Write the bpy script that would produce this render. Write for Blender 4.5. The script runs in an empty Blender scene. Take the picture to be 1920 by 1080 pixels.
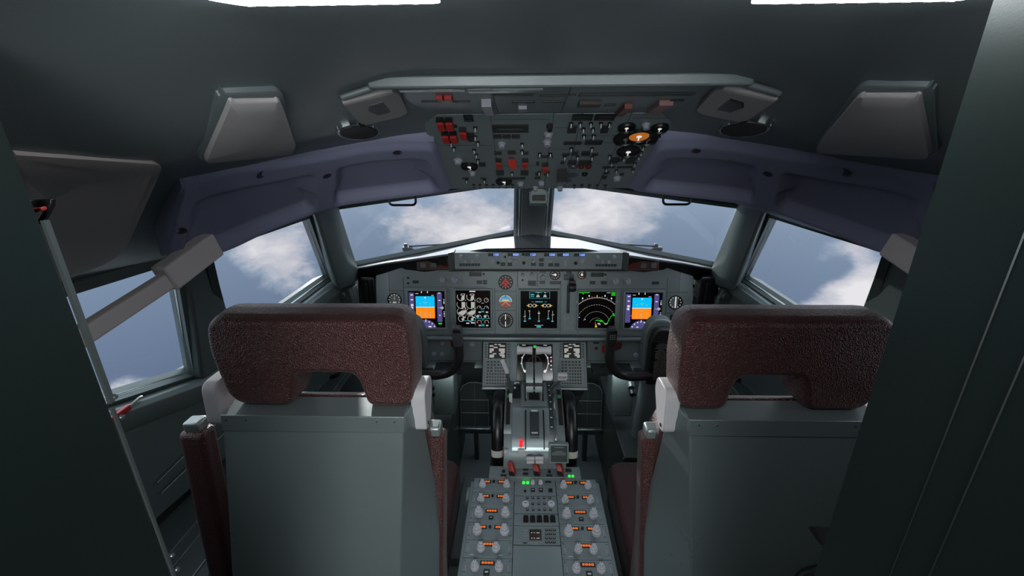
import bpy, math, random
import numpy as np
from mathutils import Vector, Matrix
from mathutils.geometry import tessellate_polygon
random.seed(7)
PI = math.pi
R = math.radians
scene = bpy.context.scene
col = scene.collection

# ------------------------------------------------------------------ camera
F = 829.0
CAM = Vector((-0.044, 0.0, 1.85))
M_CAM = (Matrix.Rotation(R(1.56), 3, 'Z') @ Matrix.Rotation(R(90 - 19.8), 3, 'X') @ Matrix.Rotation(R(-0.4), 3, 'Z'))
cd = bpy.data.cameras.new('camera')
cam = bpy.data.objects.new('camera', cd)
col.objects.link(cam)
cd.sensor_width = 36.0
cd.lens = F / 1920 * 36.0
cd.clip_start = 0.01
cam.matrix_world = Matrix.Translation(CAM) @ M_CAM.to_4x4()
scene.camera = cam

def ray(px, py):
    return M_CAM @ Vector(((px - 960) / F, -(py - 540) / F, -1))
def at_y(px, py, Y):
    d = ray(px, py); return CAM + d * ((Y - CAM.y) / d.y)
def at_z(px, py, Z):
    d = ray(px, py); return CAM + d * ((Z - CAM.z) / d.z)
def at_x(px, py, X):
    d = ray(px, py); return CAM + d * ((X - CAM.x) / d.x)
def at_d(px, py, D):
    return CAM + ray(px, py) * D

# ------------------------------------------------------------------ exposure
vs = scene.view_settings
vs.view_transform = 'Standard'; vs.look = 'None'; vs.gamma = 1.0; vs.use_curve_mapping = False
vs.exposure = 0.0
scene.cycles.max_bounces = 8
scene.cycles.transparent_max_bounces = 12

def lin(c):
    return tuple(((x / 255) / 12.92 if x / 255 <= 0.04045 else ((x / 255 + 0.055) / 1.055) ** 2.4) for x in c)

# ------------------------------------------------------------------ world: hazy air seen from cruising height, broken cloud
def build_world():
    w = bpy.data.worlds.new('sky'); scene.world = w; w.use_nodes = True
    nt = w.node_tree; nt.nodes.clear()
    N = nt.nodes.new; L = nt.links.new
    out = N('ShaderNodeOutputWorld'); bg = N('ShaderNodeBackground'); L(bg.outputs[0], out.inputs[0])
    tc = N('ShaderNodeTexCoord')
    sep = N('ShaderNodeSeparateXYZ'); L(tc.outputs['Generated'], sep.inputs[0])
    # elevation ramp
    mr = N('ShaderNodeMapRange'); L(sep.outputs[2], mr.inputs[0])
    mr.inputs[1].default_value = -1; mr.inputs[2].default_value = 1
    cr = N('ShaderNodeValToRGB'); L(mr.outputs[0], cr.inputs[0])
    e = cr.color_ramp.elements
    def setc(el, p, c): el.position = p; el.color = (*c, 1)
    setc(e[0], 0.0, (4.6, 4.8, 5.1))  # unseen brightness straight down, added to light the ceiling from below
    setc(e[1], 1.0, (1.3, 1.5, 1.7))
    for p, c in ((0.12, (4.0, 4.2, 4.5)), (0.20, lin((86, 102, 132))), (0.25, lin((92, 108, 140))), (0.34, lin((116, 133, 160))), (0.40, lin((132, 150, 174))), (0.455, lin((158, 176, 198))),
                 (0.50, (1.0, 1.08, 1.2)), (0.56, (2.2, 2.25, 2.35)), (0.75, (1.7, 1.8, 1.95))):
        setc(e.new(p), p, c)
    # broad and fine structure
    def noise(scale, detail, rough, dist, off=(0, 0, 0), sc=(1, 1, 1.6)):
        mp = N('ShaderNodeMapping'); L(tc.outputs['Generated'], mp.inputs[0])
        mp.inputs['Location'].default_value = off; mp.inputs['Scale'].default_value = sc
        n = N('ShaderNodeTexNoise'); L(mp.outputs[0], n.inputs['Vector'])
        n.inputs['Scale'].default_value = scale; n.inputs['Detail'].default_value = detail
        n.inputs['Roughness'].default_value = rough; n.inputs['Distortion'].default_value = dist
        return n.outputs['Fac']
    def math_(op, a, b=None, c=None, clamp=False):
        m = N('ShaderNodeMath'); m.operation = op; m.use_clamp = clamp
        for i, v in enumerate((a, b, c)):
            if v is None: continue
            if hasattr(v, 'is_linked') or hasattr(v, 'links'): L(v, m.inputs[i])
            else: m.inputs[i].default_value = v
        return m.outputs[0]
    n1 = noise(3.2, 9, 0.62, 0.35, (3.1, 0.4, 1.7))
    n2 = noise(9.0, 8, 0.6, 0.2, (1.0, 5.0, 2.0))
    dens = math_('MULTIPLY_ADD', n1, 1.0, -0.58)
    dens = math_('ADD', dens, math_('MULTIPLY_ADD', n2, 0.7, -0.35))
    # banks of cloud at fixed bearings of the sky
    for (px, py, rad, amp) in CLOUDS:
        d = ray(px, py).normalized()
        vm = N('ShaderNodeVectorMath'); vm.operation = 'DISTANCE'
        L(tc.outputs['Generated'], vm.inputs[0]); vm.inputs[1].default_value = d
        m = N('ShaderNodeMapRange'); m.interpolation_type = 'SMOOTHSTEP'
        L(vm.outputs['Value'], m.inputs[0])
        m.inputs[1].default_value = 0.0; m.inputs[2].default_value = rad
        m.inputs[3].default_value = amp; m.inputs[4].default_value = 0.0
        dens = math_('ADD', dens, m.outputs[0])
    cov = N('ShaderNodeMapRange'); cov.interpolation_type = 'SMOOTHSTEP'; L(dens, cov.inputs[0])
    cov.inputs[1].default_value = 0.0; cov.inputs[2].default_value = 0.24
    # cloud body colour: grey-blue in thin/low parts, pinkish white in the thick ones
    n3 = noise(14, 8, 0.6, 0.3, (7, 2, 3))
    cb = N('ShaderNodeMapRange'); L(math_('ADD', dens, math_('MULTIPLY_ADD', n3, 0.5, -0.25)), cb.inputs[0])
    cb.inputs[1].default_value = 0.08; cb.inputs[2].default_value = 0.50
    cc = N('ShaderNodeValToRGB'); L(cb.outputs[0], cc.inputs[0])
    cc.color_ramp.elements[0].color = (*lin((166, 178, 198)), 1)
    cc.color_ramp.elements[1].color = (*lin((250, 244, 246)), 1)
    m_ = cc.color_ramp.elements.new(0.45); m_.color = (*lin((208, 206, 216)), 1)
    below = N('ShaderNodeMapRange'); L(sep.outputs[2], below.inputs[0])
    below.inputs[1].default_value = 0.0; below.inputs[2].default_value = -0.05
    mix = N('ShaderNodeMix'); mix.data_type = 'RGBA'
    L(math_('MULTIPLY', math_('MULTIPLY', cov.outputs[0], 0.92), below.outputs[0]), mix.inputs['Factor'])
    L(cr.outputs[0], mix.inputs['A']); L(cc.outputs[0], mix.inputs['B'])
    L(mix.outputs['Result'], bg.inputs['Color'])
    bg.inputs['Strength'].default_value = 1.0
CLOUDS = [(800, 440, .20, .22), (880, 400, .16, .30), (935, 425, .10, .22), (760, 410, .08, .12), (1085, 390, .14, .38), (1060, 430, .08, .2), (1180, 380, .13, .30), (1230, 420, .08, .12),
          (1640, 530, .12, .26), (1570, 575, .10, .30), (1600, 455, .07, .26), (1660, 600, .12, .30), (1535, 478, .05, .20), (1500, 585, .08, .25), (1575, 500, .035, -.30), (1660, 560, .05, -.12),
          (500, 480, .13, .28), (560, 520, .13, .26), (450, 470, .10, .20), (570, 450, .1, .12), (290, 740, .10, .42), (230, 760, .08, .35),
          (250, 600, .32, -.35), (420, 590, .16, -.20), (1500, 530, .10, -.22), (1330, 470, .12, -.18), (1480, 450, .10, -.15), (700, 440, .10, -.08), (1300, 450, .1, -.1)]
build_world()

# ------------------------------------------------------------------ sun and added fill lights
def sun_light(direction_from, strength, angle=1.2, color=(1, 0.97, 0.92)):
    d = bpy.data.lights.new('sun', 'SUN'); d.energy = strength; d.angle = R(angle); d.color = color
    o = bpy.data.objects.new('sun', d); col.objects.link(o)
    o.rotation_euler = Vector(direction_from).to_track_quat('Z', 'Y').to_euler()
    o.location = Vector(direction_from) * 5
    return o
sun_light((-0.40, 1.0, 0.20), 4.0)
def area_light(name, loc, size, energy, direction, color=(1, 1, 1)):
    d = bpy.data.lights.new(name, 'AREA'); d.shape = 'RECTANGLE'; d.size = size[0]; d.size_y = size[1]
    d.energy = energy; d.color = color
    o = bpy.data.objects.new(name, d); col.objects.link(o); o.location = loc
    o.rotation_euler = (-Vector(direction)).to_track_quat('Z', 'Y').to_euler()
    return o
# fill light added overhead behind the doorway, out of view
area_light('entry_fill_light', (0.0, -0.75, 1.93), (0.9, 0.3), 16.0, (0.0, 0.35, -1), (0.93, 1.0, 0.98))
# added fill light behind the camera, brightening the flight deck from the rear
area_light('bulkhead_fill_light', (0.0, -1.50, 1.66), (0.8, 0.34), 8.0, (0.0, 1, 0.10), (0.95, 1.0, 1.0))

# fill lights added to brighten the two footwells
for sx in (-1, 1):
    area_light('footwell_fill_light', (sx * .36, 1.78, .80), (0.16, 0.04), 0.22, (0, 0.25, -1), (0.9, 1, 1))

# ------------------------------------------------------------------ materials
MATS = {}
def mat(name, c, rough=0.5, metal=0.0, emit=None, es=1.0, bump=0.0, bscale=200.0, mott=0.0, mscale=6.0, coat=0.0, spec=0.5, alpha=None):
    if name in MATS: return MATS[name]
    m = bpy.data.materials.new(name); m.use_nodes = True
    nt = m.node_tree; b = nt.nodes['Principled BSDF']
    base = (*lin(c), 1)
    b.inputs['Base Color'].default_value = base
    b.inputs['Roughness'].default_value = rough; b.inputs['Metallic'].default_value = metal
    b.inputs['Specular IOR Level'].default_value = spec
    b.inputs['Coat Weight'].default_value = coat
    if emit is not None:
        b.inputs['Emission Color'].default_value = (*lin(emit), 1); b.inputs['Emission Strength'].default_value = es
    if bump or mott:
        tc = nt.nodes.new('ShaderNodeTexCoord')
    if bump:
        n = nt.nodes.new('ShaderNodeTexNoise'); n.inputs['Scale'].default_value = bscale; n.inputs['Detail'].default_value = 4
        nt.links.new(tc.outputs['Object'], n.inputs['Vector'])
        bp = nt.nodes.new('ShaderNodeBump'); bp.inputs['Strength'].default_value = bump; bp.inputs['Distance'].default_value = 0.002
        nt.links.new(n.outputs['Fac'], bp.inputs['Height']); nt.links.new(bp.outputs[0], b.inputs['Normal'])
    if mott:
        n = nt.nodes.new('ShaderNodeTexNoise'); n.inputs['Scale'].default_value = mscale; n.inputs['Detail'].default_value = 6
        nt.links.new(tc.outputs['Object'], n.inputs['Vector'])
        mr = nt.nodes.new('ShaderNodeMapRange'); nt.links.new(n.outputs['Fac'], mr.inputs[0])
        mr.inputs[1].default_value = 0.3; mr.inputs[2].default_value = 0.7
        mr.inputs[3].default_value = max(0.02, rough - mott); mr.inputs[4].default_value = rough + mott
        nt.links.new(mr.outputs[0], b.inputs['Roughness'])
    MATS[name] = m
    return m
PAINT = mat('cockpit_paint', (121, 132, 134), 0.42, 0.25, mott=0.06, bump=0.05, bscale=900)
CEIL = mat('ceiling_paint', (98, 107, 109), 0.40, 0.15, mott=0.05, bump=0.08, bscale=700)
WALLP = mat('wall_paint', (100, 112, 112), 0.38, 0.3, mott=0.05, bump=0.05, bscale=700)
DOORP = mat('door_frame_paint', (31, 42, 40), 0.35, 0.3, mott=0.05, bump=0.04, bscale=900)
SEATM = mat('seat_shell_metal', (126, 138, 140), 0.33, 0.45, mott=0.07, mscale=4, bump=0.04, bscale=900)
SEATD = mat('seat_shell_edge', (150, 162, 160), 0.3, 0.5)
METAL = mat('bright_metal', (170, 180, 180), 0.25, 0.9)
DULLM = mat('dull_metal', (110, 118, 118), 0.4, 0.7)
GREYP = mat('grey_plastic', (150, 147, 148), 0.7, bump=0.1, bscale=900)
GREYD = mat('grey_plastic_dark', (84, 82, 86), 0.6)
WHITEP = mat('white_plastic', (200, 198, 202), 0.35)
VISOR = mat('slate_plastic', (122, 124, 150), 0.62, bump=0.12, bscale=800)
KNOB = mat('knob_grey', (190, 192, 200), 0.4)
KNOBD = mat('knob_dim_grey', (150, 154, 164), 0.45)
BLACK = mat('black_plastic', (14, 15, 16), 0.4)
BLACKR = mat('black_rubber', (18, 19, 21), 0.33)
GLARE = mat('glareshield_top', (120, 124, 130), 0.12, 0.6, coat=0.5)
GLARED = mat('glareshield_underside', (24, 23, 24), 0.5)
BROWN = mat('brown_panel', (58, 34, 34), 0.4)
REDP = mat('red_guard', (170, 40, 32), 0.4)
REDH = mat('fire_handle_red', (150, 44, 40), 0.35)
ANN = mat('annunciator_dark', (30, 32, 32), 0.35)
ANNG = mat('annunciator_frame', (74, 82, 82), 0.5)
LINE = mat('panel_seam', (30, 36, 36), 0.6)
PRINT = mat('white_print', (190, 196, 198), 0.6)
SCREEN = mat('dark_screen', (16, 13, 14), 0.12)
YOKE = mat('yoke_plastic', (34, 33, 35), 0.42, bump=0.06, bscale=600)
YOKEL = mat('yoke_head_grey', (66, 68, 72), 0.4)
FLOORM = mat('floor_coating', (92, 102, 103), 0.55, bump=0.2, bscale=300)
DARKG = mat('dark_grey_paint', (56, 64, 64), 0.45, 0.2, bump=0.05)
def leather():
    m = mat('red_leather', (66, 18, 18), 0.33)
    nt = m.node_tree; b = nt.nodes['Principled BSDF']
    tc = nt.nodes.new('ShaderNodeTexCoord')
    v = nt.nodes.new('ShaderNodeTexVoronoi'); v.inputs['Scale'].default_value = 420
    n = nt.nodes.new('ShaderNodeTexNoise'); n.inputs['Scale'].default_value = 200; n.inputs['Detail'].default_value = 6
    nt.links.new(tc.outputs['Object'], v.inputs['Vector']); nt.links.new(tc.outputs['Object'], n.inputs['Vector'])
    a = nt.nodes.new('ShaderNodeMath'); a.operation = 'ADD'
    nt.links.new(v.outputs['Distance'], a.inputs[0]); nt.links.new(n.outputs['Fac'], a.inputs[1])
    bp = nt.nodes.new('ShaderNodeBump'); bp.inputs['Strength'].default_value = 0.55; bp.inputs['Distance'].default_value = 0.003
    nt.links.new(a.outputs[0], bp.inputs['Height']); nt.links.new(bp.outputs[0], b.inputs['Normal'])
    b.inputs['Specular IOR Level'].default_value = 0.6
    b.inputs['Sheen Weight'].default_value = 0.15
    return m
LEATHER = leather()
def glow(name, c, s=1.0):
    return mat('glow_' + name, (8, 8, 8), 0.3, emit=c, es=s)
G_CYAN = glow('cyan', (0, 190, 245)); G_ORANGE = glow('orange', (255, 140, 20)); G_PURPLE = glow('purple', (84, 78, 138), 0.9)
G_WHITE = glow('white', (225, 225, 225)); G_GREEN = glow('green', (30, 200, 40)); G_TEAL = glow('teal', (60, 190, 200), 0.8)
G_YEL = glow('yellow', (240, 190, 60)); G_MAG = glow('magenta', (200, 30, 90)); G_BLUE = glow('blue', (125, 165, 245)); G_BLUEB = glow('blue_field', (30, 62, 130), 0.9)
G_AMB = glow('amber', (255, 120, 30), 1.0); G_RED = glow('red', (255, 40, 40), 1.0); G_LG = glow('light_grey', (180, 178, 172), 0.9)
G_FILL = mat('fill_diffuser', (240, 240, 240), 0.4, emit=(255, 255, 255), es=4.0)  # glow of the added entry and bulkhead fill fixtures
G_DOME = mat('dome_lamp_diffuser', (240, 240, 240), 0.4, emit=(250, 253, 255), es=22.0)
G_BROWN = glow('brown', (140, 70, 50), .8); G_SKYB = glow('sky_blue', (70, 150, 190), .9)
def glass():
    m = bpy.data.materials.new('window_glass'); m.use_nodes = True
    nt = m.node_tree; nt.nodes.clear()
    o = nt.nodes.new('ShaderNodeOutputMaterial'); mx = nt.nodes.new('ShaderNodeMixShader')
    t = nt.nodes.new('ShaderNodeBsdfTransparent'); g = nt.nodes.new('ShaderNodeBsdfGlossy'); g.inputs['Roughness'].default_value = 0.02
    t.inputs['Color'].default_value = (0.97, 0.985, 0.99, 1)
    lw = nt.nodes.new('ShaderNodeLayerWeight'); lw.inputs['Blend'].default_value = 0.5
    pw = nt.nodes.new('ShaderNodeMath'); pw.operation = 'POWER'; pw.inputs[1].default_value = 4.0
    sc = nt.nodes.new('ShaderNodeMath'); sc.operation = 'MULTIPLY_ADD'; sc.inputs[1].default_value = 0.35; sc.inputs[2].default_value = 0.008
    nt.links.new(lw.outputs['Facing'], pw.inputs[0]); nt.links.new(pw.outputs[0], sc.inputs[0])
    nt.links.new(sc.outputs[0], mx.inputs[0]); nt.links.new(t.outputs[0], mx.inputs[1]); nt.links.new(g.outputs[0], mx.inputs[2])
    nt.links.new(mx.outputs[0], o.inputs[0])
    return m
GLASS = glass()

# ------------------------------------------------------------------ mesh builder
class MB:
    def __init__(s, M=None):
        s.v = []; s.f = []; s.mi = []; s.mats = []; s.M = M
    def _m(s, m):
        if m is None: m = s.mats[0] if s.mats else PAINT
        if m not in s.mats: s.mats.append(m)
        return s.mats.index(m)
    def add(s, vs, fs, m=None):
        k = len(s.v); i = s._m(m)
        for p in vs:
            p = Vector(p)
            s.v.append(s.M @ p if s.M is not None else p)
        for f in fs:
            s.f.append([k + q for q in f]); s.mi.append(i)
        return s
    def box(s, c, d, m=None, rot=None):
        x, y, z = d[0] / 2, d[1] / 2, d[2] / 2
        vs = [Vector((a * x, b * y, e * z)) for e in (-1, 1) for b in (-1, 1) for a in (-1, 1)]
        if rot is not None: vs = [rot @ p for p in vs]
        vs = [p + Vector(c) for p in vs]
        return s.add(vs, [(0, 2, 3, 1), (4, 5, 7, 6), (0, 1, 5, 4), (2, 6, 7, 3), (0, 4, 6, 2), (1, 3, 7, 5)], m)
    def b(s, x0, y0, z0, x1, y1, z1, m=None):
        return s.box(((x0 + x1) / 2, (y0 + y1) / 2, (z0 + z1) / 2), (abs(x1 - x0), abs(y1 - y0), abs(z1 - z0)), m)
    def prism(s, pts, z0, z1, m=None, top=None, ax='z'):
        n = len(pts); top = top or pts
        def q(p, z): return {'z': (p[0], p[1], z), 'y': (p[0], z, p[1]), 'x': (z, p[0], p[1])}[ax]
        vs = [q(p, z0) for p in pts] + [q(p, z1) for p in top]
        return s.add(vs, [list(range(n))[::-1], list(range(n, 2 * n))] + [(i, (i + 1) % n, n + (i + 1) % n, n + i) for i in range(n)], m)
    def loft(s, rings, m=None, cap=True):
        n = len(rings[0]); vs = [p for r in rings for p in r]; fs = []
        for k in range(len(rings) - 1):
            for i in range(n):
                a = k * n + i; b_ = k * n + (i + 1) % n
                fs.append((a, b_, b_ + n, a + n))
        if cap == 'tess':
            for kk in (0, len(rings) - 1):
                fs += [tuple(kk * n + i for i in tri) for tri in tessellate_polygon([[Vector(p) for p in rings[kk]]])]
        elif cap: fs += [list(range(n))[::-1], [(len(rings) - 1) * n + i for i in range(n)]]
        return s.add(vs, fs, m)
    def lathe(s, prof, c=(0, 0, 0), m=None, n=20, rot=None):
        rings = []
        for r, z in prof:
            ring = [Vector((max(r, 1e-5) * math.cos(2 * PI * i / n), max(r, 1e-5) * math.sin(2 * PI * i / n), z)) for i in range(n)]
            if rot is not None: ring = [rot @ p for p in ring]
            rings.append([p + Vector(c) for p in ring])
        return s.loft(rings, m)
    def cyl(s, c, r, h, m=None, n=20, r2=None, rot=None):
        return s.lathe([(r, 0), (r if r2 is None else r2, h)], c, m, n, rot)
    def tube(s, pts, r, m=None, n=10, closed=False):
        pts = [Vector(p) for p in pts]; rings = []
        up = Vector((0, 0, 1)); K = len(pts); prev = None
        for i, p in enumerate(pts):
            a = pts[(i - 1) % K] if (closed or i > 0) else pts[i]
            b_ = pts[(i + 1) % K] if (closed or i < K - 1) else pts[i]
            t = (b_ - a).normalized()
            if prev is None:
                u = t.cross(up)
                if u.length < 1e-3: u = t.cross(Vector((1, 0, 0)))
                u.normalize()
            else:
                u = (prev - t * prev.dot(t)).normalized()
            prev = u; w = t.cross(u)
            rr = r[i] if isinstance(r, (list, tuple)) else r
            rings.append([p + (u * math.cos(2 * PI * k / n) + w * math.sin(2 * PI * k / n)) * rr for k in range(n)])
        if closed: rings.append(rings[0])
        return s.loft(rings, m, cap=not closed)
    def bar(s, a, b_, w, h, m=None, up=(0, 0, 1)):
        a = Vector(a); b_ = Vector(b_); t = (b_ - a).normalized(); u = t.cross(Vector(up)).normalized(); v = u.cross(t)
        q = [(-w / 2, -h / 2), (w / 2, -h / 2), (w / 2, h / 2), (-w / 2, h / 2)]
        return s.loft([[a + u * x + v * y for x, y in q], [b_ + u * x + v * y for x, y in q]], m)
    # flat graphics in the local xy plane at height z
    def rect(s, x0, y0, x1, y1, z, m=None):
        return s.add([(x0, y0, z), (x1, y0, z), (x1, y1, z), (x0, y1, z)], [(0, 1, 2, 3)], m)
    def arc(s, cx, cy, r0, r1, a0, a1, z, m=None, n=None):
        n = n or max(3, int(abs(a1 - a0) / 12)); vs = []; fs = []
        for i in range(n + 1):
            a = R(a0 + (a1 - a0) * i / n)
            vs += [(cx + r0 * math.cos(a), cy + r0 * math.sin(a), z), (cx + r1 * math.cos(a), cy + r1 * math.sin(a), z)]
        for i in range(n): fs.append((2 * i, 2 * i + 1, 2 * i + 3, 2 * i + 2))
        return s.add(vs, fs, m)
    def disc(s, cx, cy, r, z, m=None, n=24):
        return s.add([(cx + r * math.cos(2 * PI * i / n), cy + r * math.sin(2 * PI * i / n), z) for i in range(n)], [list(range(n))], m)
    def seg(s, p, q, w, z, m=None):
        d = Vector((q[0] - p[0], q[1] - p[1])); l = d.length
        if l < 1e-7: return s
        nx, ny = -d.y / l * w / 2, d.x / l * w / 2
        return s.add([(p[0] - nx, p[1] - ny, z), (q[0] - nx, q[1] - ny, z), (q[0] + nx, q[1] + ny, z), (p[0] + nx, p[1] + ny, z)], [(0, 1, 2, 3)], m)
    def text(s, body, x, y, h, z, m=None, align='CENTER', wx=1.0):
        c = bpy.data.curves.new('t', 'FONT'); c.body = body; c.size = 1.0; c.align_x = align; c.align_y = 'CENTER'; c.resolution_u = 2
        o = bpy.data.objects.new('t', c); col.objects.link(o)
        me = bpy.data.meshes.new_from_object(o.evaluated_get(bpy.context.evaluated_depsgraph_get()))
        k = h / 0.72
        vs = [(x + p.co.x * k * wx, y + p.co.y * k, z) for p in me.vertices]; fs = [list(f.vertices) for f in me.polygons]
        bpy.data.objects.remove(o); bpy.data.curves.remove(c); bpy.data.meshes.remove(me)
        return s.add(vs, fs, m)
    def mesh(s, name, smooth=38):
        me = bpy.data.meshes.new(name)
        me.from_pydata([tuple(p) for p in s.v], [], s.f)
        for m in (s.mats or [PAINT]): me.materials.append(m)
        for p, i in zip(me.polygons, s.mi): p.material_index = i; p.use_smooth = True
        me.update()
        try: me.set_sharp_from_angle(angle=R(smooth))
        except Exception: pass
        return me

def put(name, mb, parent=None, loc=None, bevel=0.0, seg=3, smooth=38, rot=None, label=None, recalc=True):
    me = mb.mesh(name, smooth) if isinstance(mb, MB) else mb
    if recalc and isinstance(mb, MB):
        import bmesh
        bm = bmesh.new(); bm.from_mesh(me); bmesh.ops.recalc_face_normals(bm, faces=bm.faces); bm.to_mesh(me); bm.free()
    o = bpy.data.objects.new(name, me); col.objects.link(o)
    if parent is not None: o.parent = parent
    if loc is not None: o.location = loc
    if rot is not None: o.rotation_euler = rot
    if bevel:
        b_ = o.modifiers.new('bevel', 'BEVEL'); b_.width = bevel; b_.segments = seg; b_.limit_method = 'ANGLE'; b_.angle_limit = R(35)
        b_.harden_normals = False
    if label: o['label'] = label
    return o
def gput(name, mb, parent, loc=None):     # flat graphics: normals kept as drawn
    return put(name, mb, parent, loc, recalc=False)
def thing(name, label, cat, loc=(0, 0, 0), rot=None, group=None, M=None):
    o = bpy.data.objects.new(name, None); col.objects.link(o); o.empty_display_size = 0.05
    if M is not None: o.matrix_world = M
    else:
        o.location = loc
        if rot is not None: o.rotation_euler = rot
    o['label'] = label; o['category'] = cat
    if group: o['group'] = group
    return o
def tag(o, label, cat, group=None):
    o['label'] = label; o['category'] = cat
    if group: o['group'] = group
    return o
def struct(name, mb, parent=None, **k):
    o = put(name, mb, parent, **k)
    if parent is None: o['kind'] = 'structure'
    return o

class Frame:
    """a flat panel standing in the cockpit: origin, x across, y up the panel, z out of it"""
    def __init__(s, origin, yaxis, xaxis=(1, 0, 0)):
        s.o = Vector(origin); s.x = Vector(xaxis).normalized(); s.y = Vector(yaxis).normalized()
        s.z = s.x.cross(s.y).normalized(); s.y = s.z.cross(s.x)
        s.M = Matrix((( s.x.x, s.y.x, s.z.x, s.o.x), (s.x.y, s.y.y, s.z.y, s.o.y), (s.x.z, s.y.z, s.z.z, s.o.z), (0, 0, 0, 1)))
    def uv(s, px, py, h=0.0):
        d = ray(px, py); o = s.o + s.z * h
        t = (o - CAM).dot(s.z) / d.dot(s.z); p = CAM + d * t - s.o
        return p.dot(s.x), p.dot(s.y)
    def at(s, x, y, z=0.0): return s.o + s.x * x + s.y * y + s.z * z
    def sub(s, x, y, z=0.0):
        f = Frame(s.at(x, y, z), s.y, s.x); return f
# ================================================================== SHELL
# ceiling: one smooth vault through measured heights (|x|, y, z)
_pts = [(0, -1.6, 1.99), (0, -.6, 1.98), (0, 0, 1.965), (0, .3, 1.952), (0, .36, 1.948), (0, .45, 1.932), (0, .55, 1.918), (0, .62, 1.912), (.24, .62, 1.910), (.12, .62, 1.911), (.15, .36, 1.948), (.27, .34, 1.944), (0, .72, 1.93), (0, .95, 1.90), (0, 1.22, 1.80), (0, 1.5, 1.71), (0, 1.80, 1.655),
        (.31, .525, 1.89), (.355, .49, 1.885), (.386, .686, 1.836), (.41, .52, 1.835), (.293, .65, 1.887), (.335, .82, 1.852), (.235, .97, 1.83), (.464, .97, 1.795), (.595, .74, 1.775),
        (.555, .644, 1.80), (.53, .44, 1.815), (.3, 0, 1.95), (.3, -.8, 1.95), (.5, 0, 1.87), (.5, -.8, 1.84), (.75, .4, 1.71), (.75, 0, 1.72), (.75, -.8, 1.72),
        (.8, .8, 1.635), (.87, .76, 1.605), (.3, 1.76, 1.64), (.755, 1.62, 1.585), (.78, 1.49, 1.575), (.85, 1.06, 1.565), (.88, 1.0, 1.565), (.94, .8, 1.562), (.97, .4, 1.562), (.98, -.2, 1.57), (.98, -1.6, 1.57),
        (.25, 1.25, 1.775), (.5, 1.2, 1.70), (.65, 1.1, 1.655), (.7, .93, 1.66), (.3, 1.5, 1.70), (.5, 1.45, 1.66)]
_P = np.array([(sx * a, b, 0) for a, b, c in _pts for sx in ((1, -1) if a > 0 else (1,))], float)
_Z = np.array([c for a, b, c in _pts for sx in ((1, -1) if a > 0 else (1,))], float)
def _tps(r): return np.where(r > 1e-9, r * r * np.log(np.maximum(r, 1e-9)), 0.0)
_n = len(_P); _A = np.zeros((_n + 3, _n + 3)); _D = np.linalg.norm(_P[:, None, :2] - _P[None, :, :2], axis=2)
_A[:_n, :_n] = _tps(_D) + np.eye(_n) * 0.004; _A[:_n, _n] = 1; _A[:_n, _n + 1:] = _P[:, :2]; _A[_n, :_n] = 1; _A[_n + 1:, :_n] = _P[:, :2].T
_W = np.linalg.solve(_A, np.concatenate([_Z, np.zeros(3)]))
def ceil_z(x, y):
    r = np.hypot(_P[:, 0] - x, _P[:, 1] - y)
    return float(_tps(r) @ _W[:_n] + _W[_n] + _W[_n + 1] * x + _W[_n + 2] * y)
def ceil_hit(px, py, off=0.0):
    """where a sight line meets the vault (off: below it)"""
    d = ray(px, py); t = 0.15
    while t < 3:
        p = CAM + d * t
        if p.z > ceil_z(p.x, p.y) - off: break
        t += 0.004
    return CAM + d * t
def ceil_n(x, y):
    e = 0.01
    dx = (ceil_z(x + e, y) - ceil_z(x - e, y)) / (2 * e); dy = (ceil_z(x, y + e) - ceil_z(x, y - e)) / (2 * e)
    return Vector((dx, dy, -1)).normalized()      # into the cabin
# key points of the left window belt (mirrored for the right)
L1_BI = Vector((-.085, 2.28, 1.325)); L1_BO = Vector((-.872, 2.06, 1.215)); L1_TI = Vector((-.07, 1.80, 1.655)); L1_TO = Vector((-.755, 1.63, 1.58))
L2_TF = Vector((-.79, 1.50, 1.572)); L2_TA = Vector((-.855, 1.08, 1.562)); L2_BF = at_d(617, 522, 1.93); L2_BA = Vector((-1.045, 1.33, 1.145))
L3_TF = Vector((-.885, 1.0, 1.562)); L3_BF = at_d(360, 700, 1.38); L3_BM = at_d(205, 750, 1.157); L3_BA = Vector((-1.17, .70, 1.26)); L3_TA = Vector((-.965, .55, 1.562))
def mir(p): return Vector((-p[0], p[1], p[2]))
EDGE = [(-1.6, .98), (.55, .965), (1.0, .885), (1.08, .855), (1.50, .79), (1.63, .755), (1.80, .07)]
def xo(y):
    for (a, xa), (b_, xb) in zip(EDGE, EDGE[1:]):
        if y <= b_: return xa + (xb - xa) * (y - a) / (b_ - a)
    return .07
mb = MB(); rows = []
ys = [-1.6, -1.2, -.8, -.5, -.2] + [i * .04 for i in range(0, 46)] 
K = 44
vs_ = []; fs_ = []
for y in ys:
    for k in range(K + 1):
        x = -xo(y) + 2 * xo(y) * k / K
        vs_.append((x, y, ceil_z(x, y)))
for j in range(len(ys) - 1):
    for k in range(K):
        a = j * (K + 1) + k; fs_.append((a, a + 1, a + K + 2, a + K + 1))
mb.add(vs_, fs_, CEIL)
# outer skin over the vault keeps daylight out
nv = len(vs_)
mb.add([(x * 1.03, y, z + .06) for x, y, z in vs_], [f[::-1] for f in fs_], CEIL)
struct('ceiling', mb, smooth=80, recalc=False)

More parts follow.
